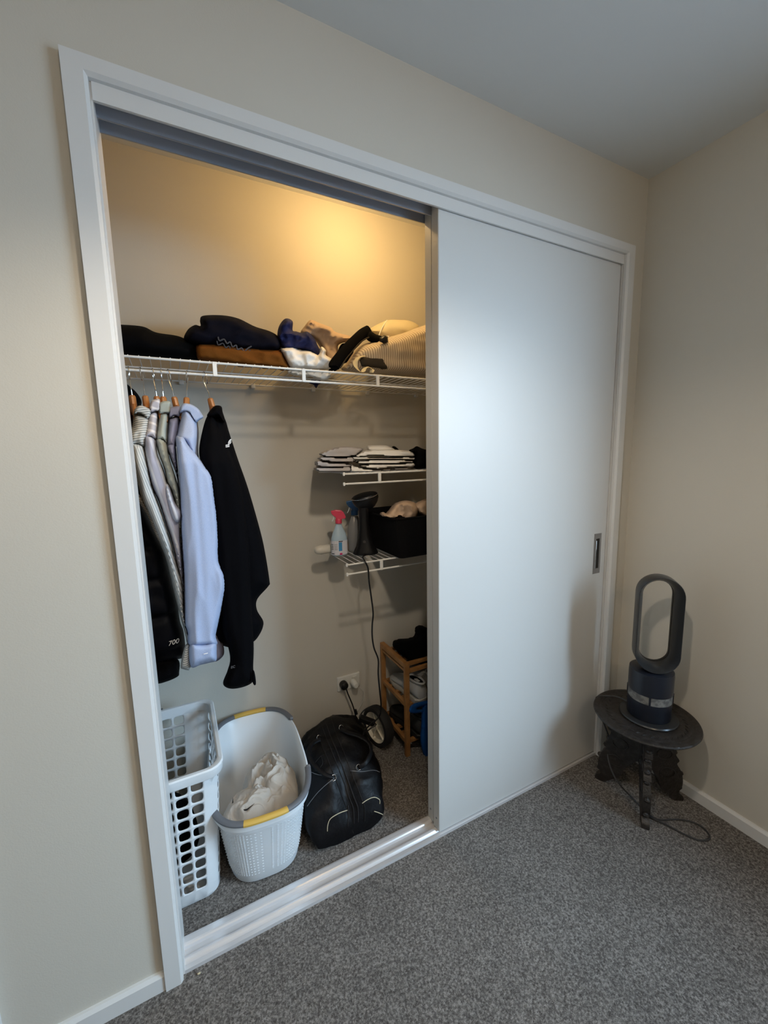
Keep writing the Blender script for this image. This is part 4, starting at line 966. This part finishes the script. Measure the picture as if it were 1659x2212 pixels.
def hamper():
    mb = MB(); NC, NR = 32, 11; zt = HT-.030; zb = .008; dz = (zt-zb)/NR
    for i in range(NC):
        for j in range(NR):
            s0_, s1_ = i/NC, (i+1)/NC; z0, z1 = zb+dz*j, zb+dz*(j+1)
            def S(u, v): return hsurf(s0_+(s1_-s0_)*u, z0+(z1-z0)*v)
            frac = (i+.5)/NC
            # solid corners
            corner = any(abs(((frac-c+.5) % 1)-.5) < .019 for c in (.2135, .5, .7135, 1.0))
            sq = []
            for k in range(16):
                e = k//4; t = (k % 4)/4
                sq.append([(t,0),(1,t),(1-t,1),(0,1-t)][e])
            base = len(mb.v)
            mb.v += [S(*q) for q in sq]
            if corner or j == 0:
                mb.f.append(tuple(range(base, base+16)))
            else:
                for (u, v) in sq:
                    x, y = u-.5, v-.5; an = math.atan2(y, x)
                    rr_ = .395/((abs(math.cos(an))**4+abs(math.sin(an))**4)**.25)
                    mb.v.append(S(.5+rr_*math.cos(an), .5+rr_*math.sin(an)))
                for k in range(16):
                    l = (k+1) % 16; mb.f.append((base+k, base+l, base+16+l, base+16+k))
    n = 128
    b0 = len(mb.v); mb.v += [hsurf(k/n, zb) for k in range(n)]; mb.v += [hsurf(k/n, .002, .006) for k in range(n)]
    mb.f += [(b0+k, b0+(k+1)%n, b0+n+(k+1)%n, b0+n+k) for k in range(n)]; mb.f.append(tuple(b0+n+k for k in range(n)))
    me = bpy.data.meshes.new('t'); me.from_pydata(mb.v, [], mb.f); bm = bmesh.new(); bm.from_mesh(me)
    bmesh.ops.remove_doubles(bm, verts=bm.verts, dist=.0006)
    vs = [v.co.copy() for v in bm.verts]; bm.verts.index_update(); fs = [tuple(v.index for v in f.verts) for f in bm.faces]; bm.free()
    o = link('perforated_body', vs, fs, M['white_plastic'], hm, angle=50)
    md = o.modifiers.new('s', 'SOLIDIFY'); md.thickness = .0025; md.offset = -1
hamper()
n = 96
def hr(z, e, zz): return [hsurf(k/n, z, -e)*1 + Vector((0,0,zz-z)) for k in range(n)]
MB().loft([hr(HT,.0,HT-.032), hr(HT,.010,HT-.032), hr(HT,.012,HT-.028), hr(HT,.014,HT-.004), hr(HT,.011,HT), hr(HT,.002,HT), hr(HT,-.002,HT-.004), hr(HT,-.003,HT-.032)], cap=False, closed=True).build('rim', M['white_plastic'], hm, angle=40)
hb = at(346, 1528, 'z', HT)
MB().box((hb.x-.03, hb.y-.012, HT-.045), (hb.x+.008, hb.y+.003, HT-.006)).build('handle_clip', M['grey_plastic'], hm, smooth=False, bevel=.002)
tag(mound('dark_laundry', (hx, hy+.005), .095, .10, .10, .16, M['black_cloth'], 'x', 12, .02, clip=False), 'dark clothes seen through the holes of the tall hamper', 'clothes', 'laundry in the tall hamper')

# ------------------------------------------------------------------ side table, fan heater, cable
TC = Vector((1.671, -.230, 0)); TZ = .350
tbl = empty('side_table', TC, 'small round dark carved wooden side table in the room corner', 'table')
prof = [(.002,TZ-.016),(.120,TZ-.016),(.162,TZ-.014),(.175,TZ-.010),(.1785,TZ-.004),(.176,TZ+.001),(.165,TZ+.0025),(.160,TZ+.0005),(.156,TZ-.0005),(.150,TZ+.0005),(.147,TZ-.001),(.141,TZ+.0002),(.137,TZ-.001),(.124,TZ-.0008),(.120,TZ+.0003),(.112,TZ-.001),(.08,TZ-.0008),(.002,TZ-.0008)]
tp = MB().lathe(prof, TC, 72).build('table_top', M['table'], tbl, angle=30)
cv = MB()
for k in range(36):     # carved leaf ring
    a = 2*PI*k/36; c = TC + Vector((.131*math.cos(a), .131*math.sin(a), TZ+.0002))
    t_ = Vector((-math.sin(a+.7), math.cos(a+.7), 0))
    cv.tube([c-t_*.009, c, c+t_*.009], [.0006, .0022, .0006], 6)
cv.build('carved_ring', M['table'], tp)
prf = [(.118,TZ-.014),(.128,.300),(.118,.275),(.124,.255),(.108,.235),(.116,.215),(.118,.195),(.132,.172),(.124,.158),(.140,.130),(.150,.095),(.150,.062),(.140,.035),(.156,.020),(.158,.0),(.128,.0),(.098,.028),(.070,.055),(.058,.090),(.030,.135),(.012,.155),(.0,.160),(.0,TZ-.014)]
for i, an in enumerate((-142, 111, -32)):
    u = Vector((math.cos(D_(an)), math.sin(D_(an)), 0)); nn = Vector((-u.y, u.x, 0))*.0125
    pp_ = cr([(a, b_) for a, b_ in prf], 3, True)
    poly = [TC + u*max(0.0, float(q[0])) + Vector((0,0,max(0.0, float(q[1])))) for q in pp_]
    kb = MB().prism([p-nn for p in poly], nn*2)
    for z, r in ((.285,.126),(.245,.118),(.20,.121),(.165,.130),(.11,.150),(.05,.150)):
        kb.lathe([(.001,-.010),(.008,-.006),(.0105,0),(.008,.006),(.001,.010)], TC+u*(r-.003)+Vector((0,0,z)), 12, 1, 1)
    for z, r in ((.26,.07),(.20,.075),(.12,.09)):
        kb.tube([TC+u*(r+.028*math.cos(q))+nn*1.05*s+Vector((0,0,z+.022*math.sin(q))) for s in (1,) for q in [2*PI*k/18 for k in range(18)]], .002, 6, closed=True)
        kb.tube([TC+u*(r+.028*math.cos(q))-nn*1.05+Vector((0,0,z+.022*math.sin(q))) for q in [2*PI*k/18 for k in range(18)]], .002, 6, closed=True)
    kb.build('leg', M['table'], tbl, angle=30)
FC = TC + Vector((.012, -.004, TZ+.001))
fn = empty('fan_heater', FC, 'black and gunmetal bladeless fan heater with an oval loop, on the side table', 'fan')
MB().lathe([(.002,0),(.0965,0),(.098,.003),(.095,.007),(.075,.008),(.002,.008)], FC, 48).build('base_plate', M['fan_grey'], fn)
MB().lathe([(.002,.008),(.070,.008),(.0725,.012),(.0728,.078),(.002,.078)], FC, 48).build('swivel_base', M['fan_dark'], fn)
MB().lathe([(.002,.078),(.0722,.078),(.0722,.110),(.002,.110)], FC, 48).build('air_intake', M['fan_dust'], fn, label='dusty grey perforated intake band')
for k in range(4):
    a = D_(-150+k*90); p = FC+Vector((.0725*math.cos(a), .0725*math.sin(a), 0))
    MB().tube([p+Vector((0,0,.076)), p+Vector((0,0,.112))], .0035, 8).build('intake_divider', M['fan_dark'], fn)
MB().lathe([(.002,.110),(.0735,.110),(.0738,.114),(.0738,.178),(.0725,.192),(.060,.198),(.002,.199)], FC, 48).build('motor_body', M['fan_dark'], fn)
# loop: stadium ring, aerofoil section, facing direction fd
fd = Vector((math.cos(D_(-137)), math.sin(D_(-137)), 0)); sd_ = Vector((-fd.y, fd.x, 0))
def stadium(rw, zc0, zc1, k, n=72):
    # rw half width; straight part zc0..zc1
    Ls = zc1-zc0; per = 2*Ls + 2*PI*rw; d = (k/n)*per
    if d < PI*rw: a = d/rw; return (rw*math.cos(a), zc1+rw*math.sin(a))
    d -= PI*rw
    if d < Ls: return (-rw, zc1-d)
    d -= Ls
    if d < PI*rw: a = PI+d/rw; return (rw*math.cos(a), zc0+rw*math.sin(a))
    d -= PI*rw; return (rw, zc0+d)
zc0, zc1 = .202+.072, .565-.072
def sring(rw, dep):
    rw *= .925
    return [FC + sd_*x + fd*dep + Vector((0,0,z)) for x, z in [stadium(rw, zc0, zc1, k) for k in range(72)]]
sec = [(.0765,.062),(.0778,.058),(.0775,.006),(.0745,-.008),(.066,-.012),(.058,-.009),(.0535,.000),(.0530,.012),(.0560,.026),(.0650,.046),(.0750,.062)]
MB().loft([sring(r, d) for r, d in sec], closed=True).build('air_loop', M['fan_grey'], fn, angle=35)
MB().loft([sring(r, d) for r, d in ((.0518,-.006),(.0545,-.008),(.0540,.006),(.0518,.006))], closed=True).build('loop_inner_edge', M['black_plastic'], fn)
cbl = empty('power_cable', at(1405, 1765, 'z', .004), 'grey power cable falling from the table and looping on the carpet', 'cable')
g0 = FC + Vector((-.02, .085, .012))
pts = [FC+Vector((.0,.070,.012)), FC+Vector((-.01,.11,.014)), FC+Vector((-.03,.14,.010)), FC+Vector((-.06,.178,-.02)), at(1315,1592,'y',-.10), at(1312,1625,'y',-.12), at(1320,1660,'y',-.16), at(1338,1694,'y',-.20)]
pts += [at(u, v, 'z', .004) for u, v in ((1372,1730),(1400,1762),(1440,1782),(1480,1803),(1510,1815),(1530,1813),(1532,1803),(1515,1785),(1490,1774),(1460,1770),(1425,1771),(1405,1762),(1385,1745))]
MB().tube(path3(pts, 6), .0032, 8).build('cable', M['cable'], cbl)

# crumbs on the carpet
for u, v, lab in ((430, 2103, 'tiny cream crumb on the carpet by the casing foot'), (1027, 1763, 'tiny white scrap on the carpet below the sliding door')):
    p = at(u, v, 'z', .003)
    tag(MB().lathe([(.0005,-.003),(.003,-.001),(.0035,.001),(.001,.003)], p, 8, 1.2, .7).build('crumb', M['cream']), lab, 'crumb', 'crumbs on the carpet')
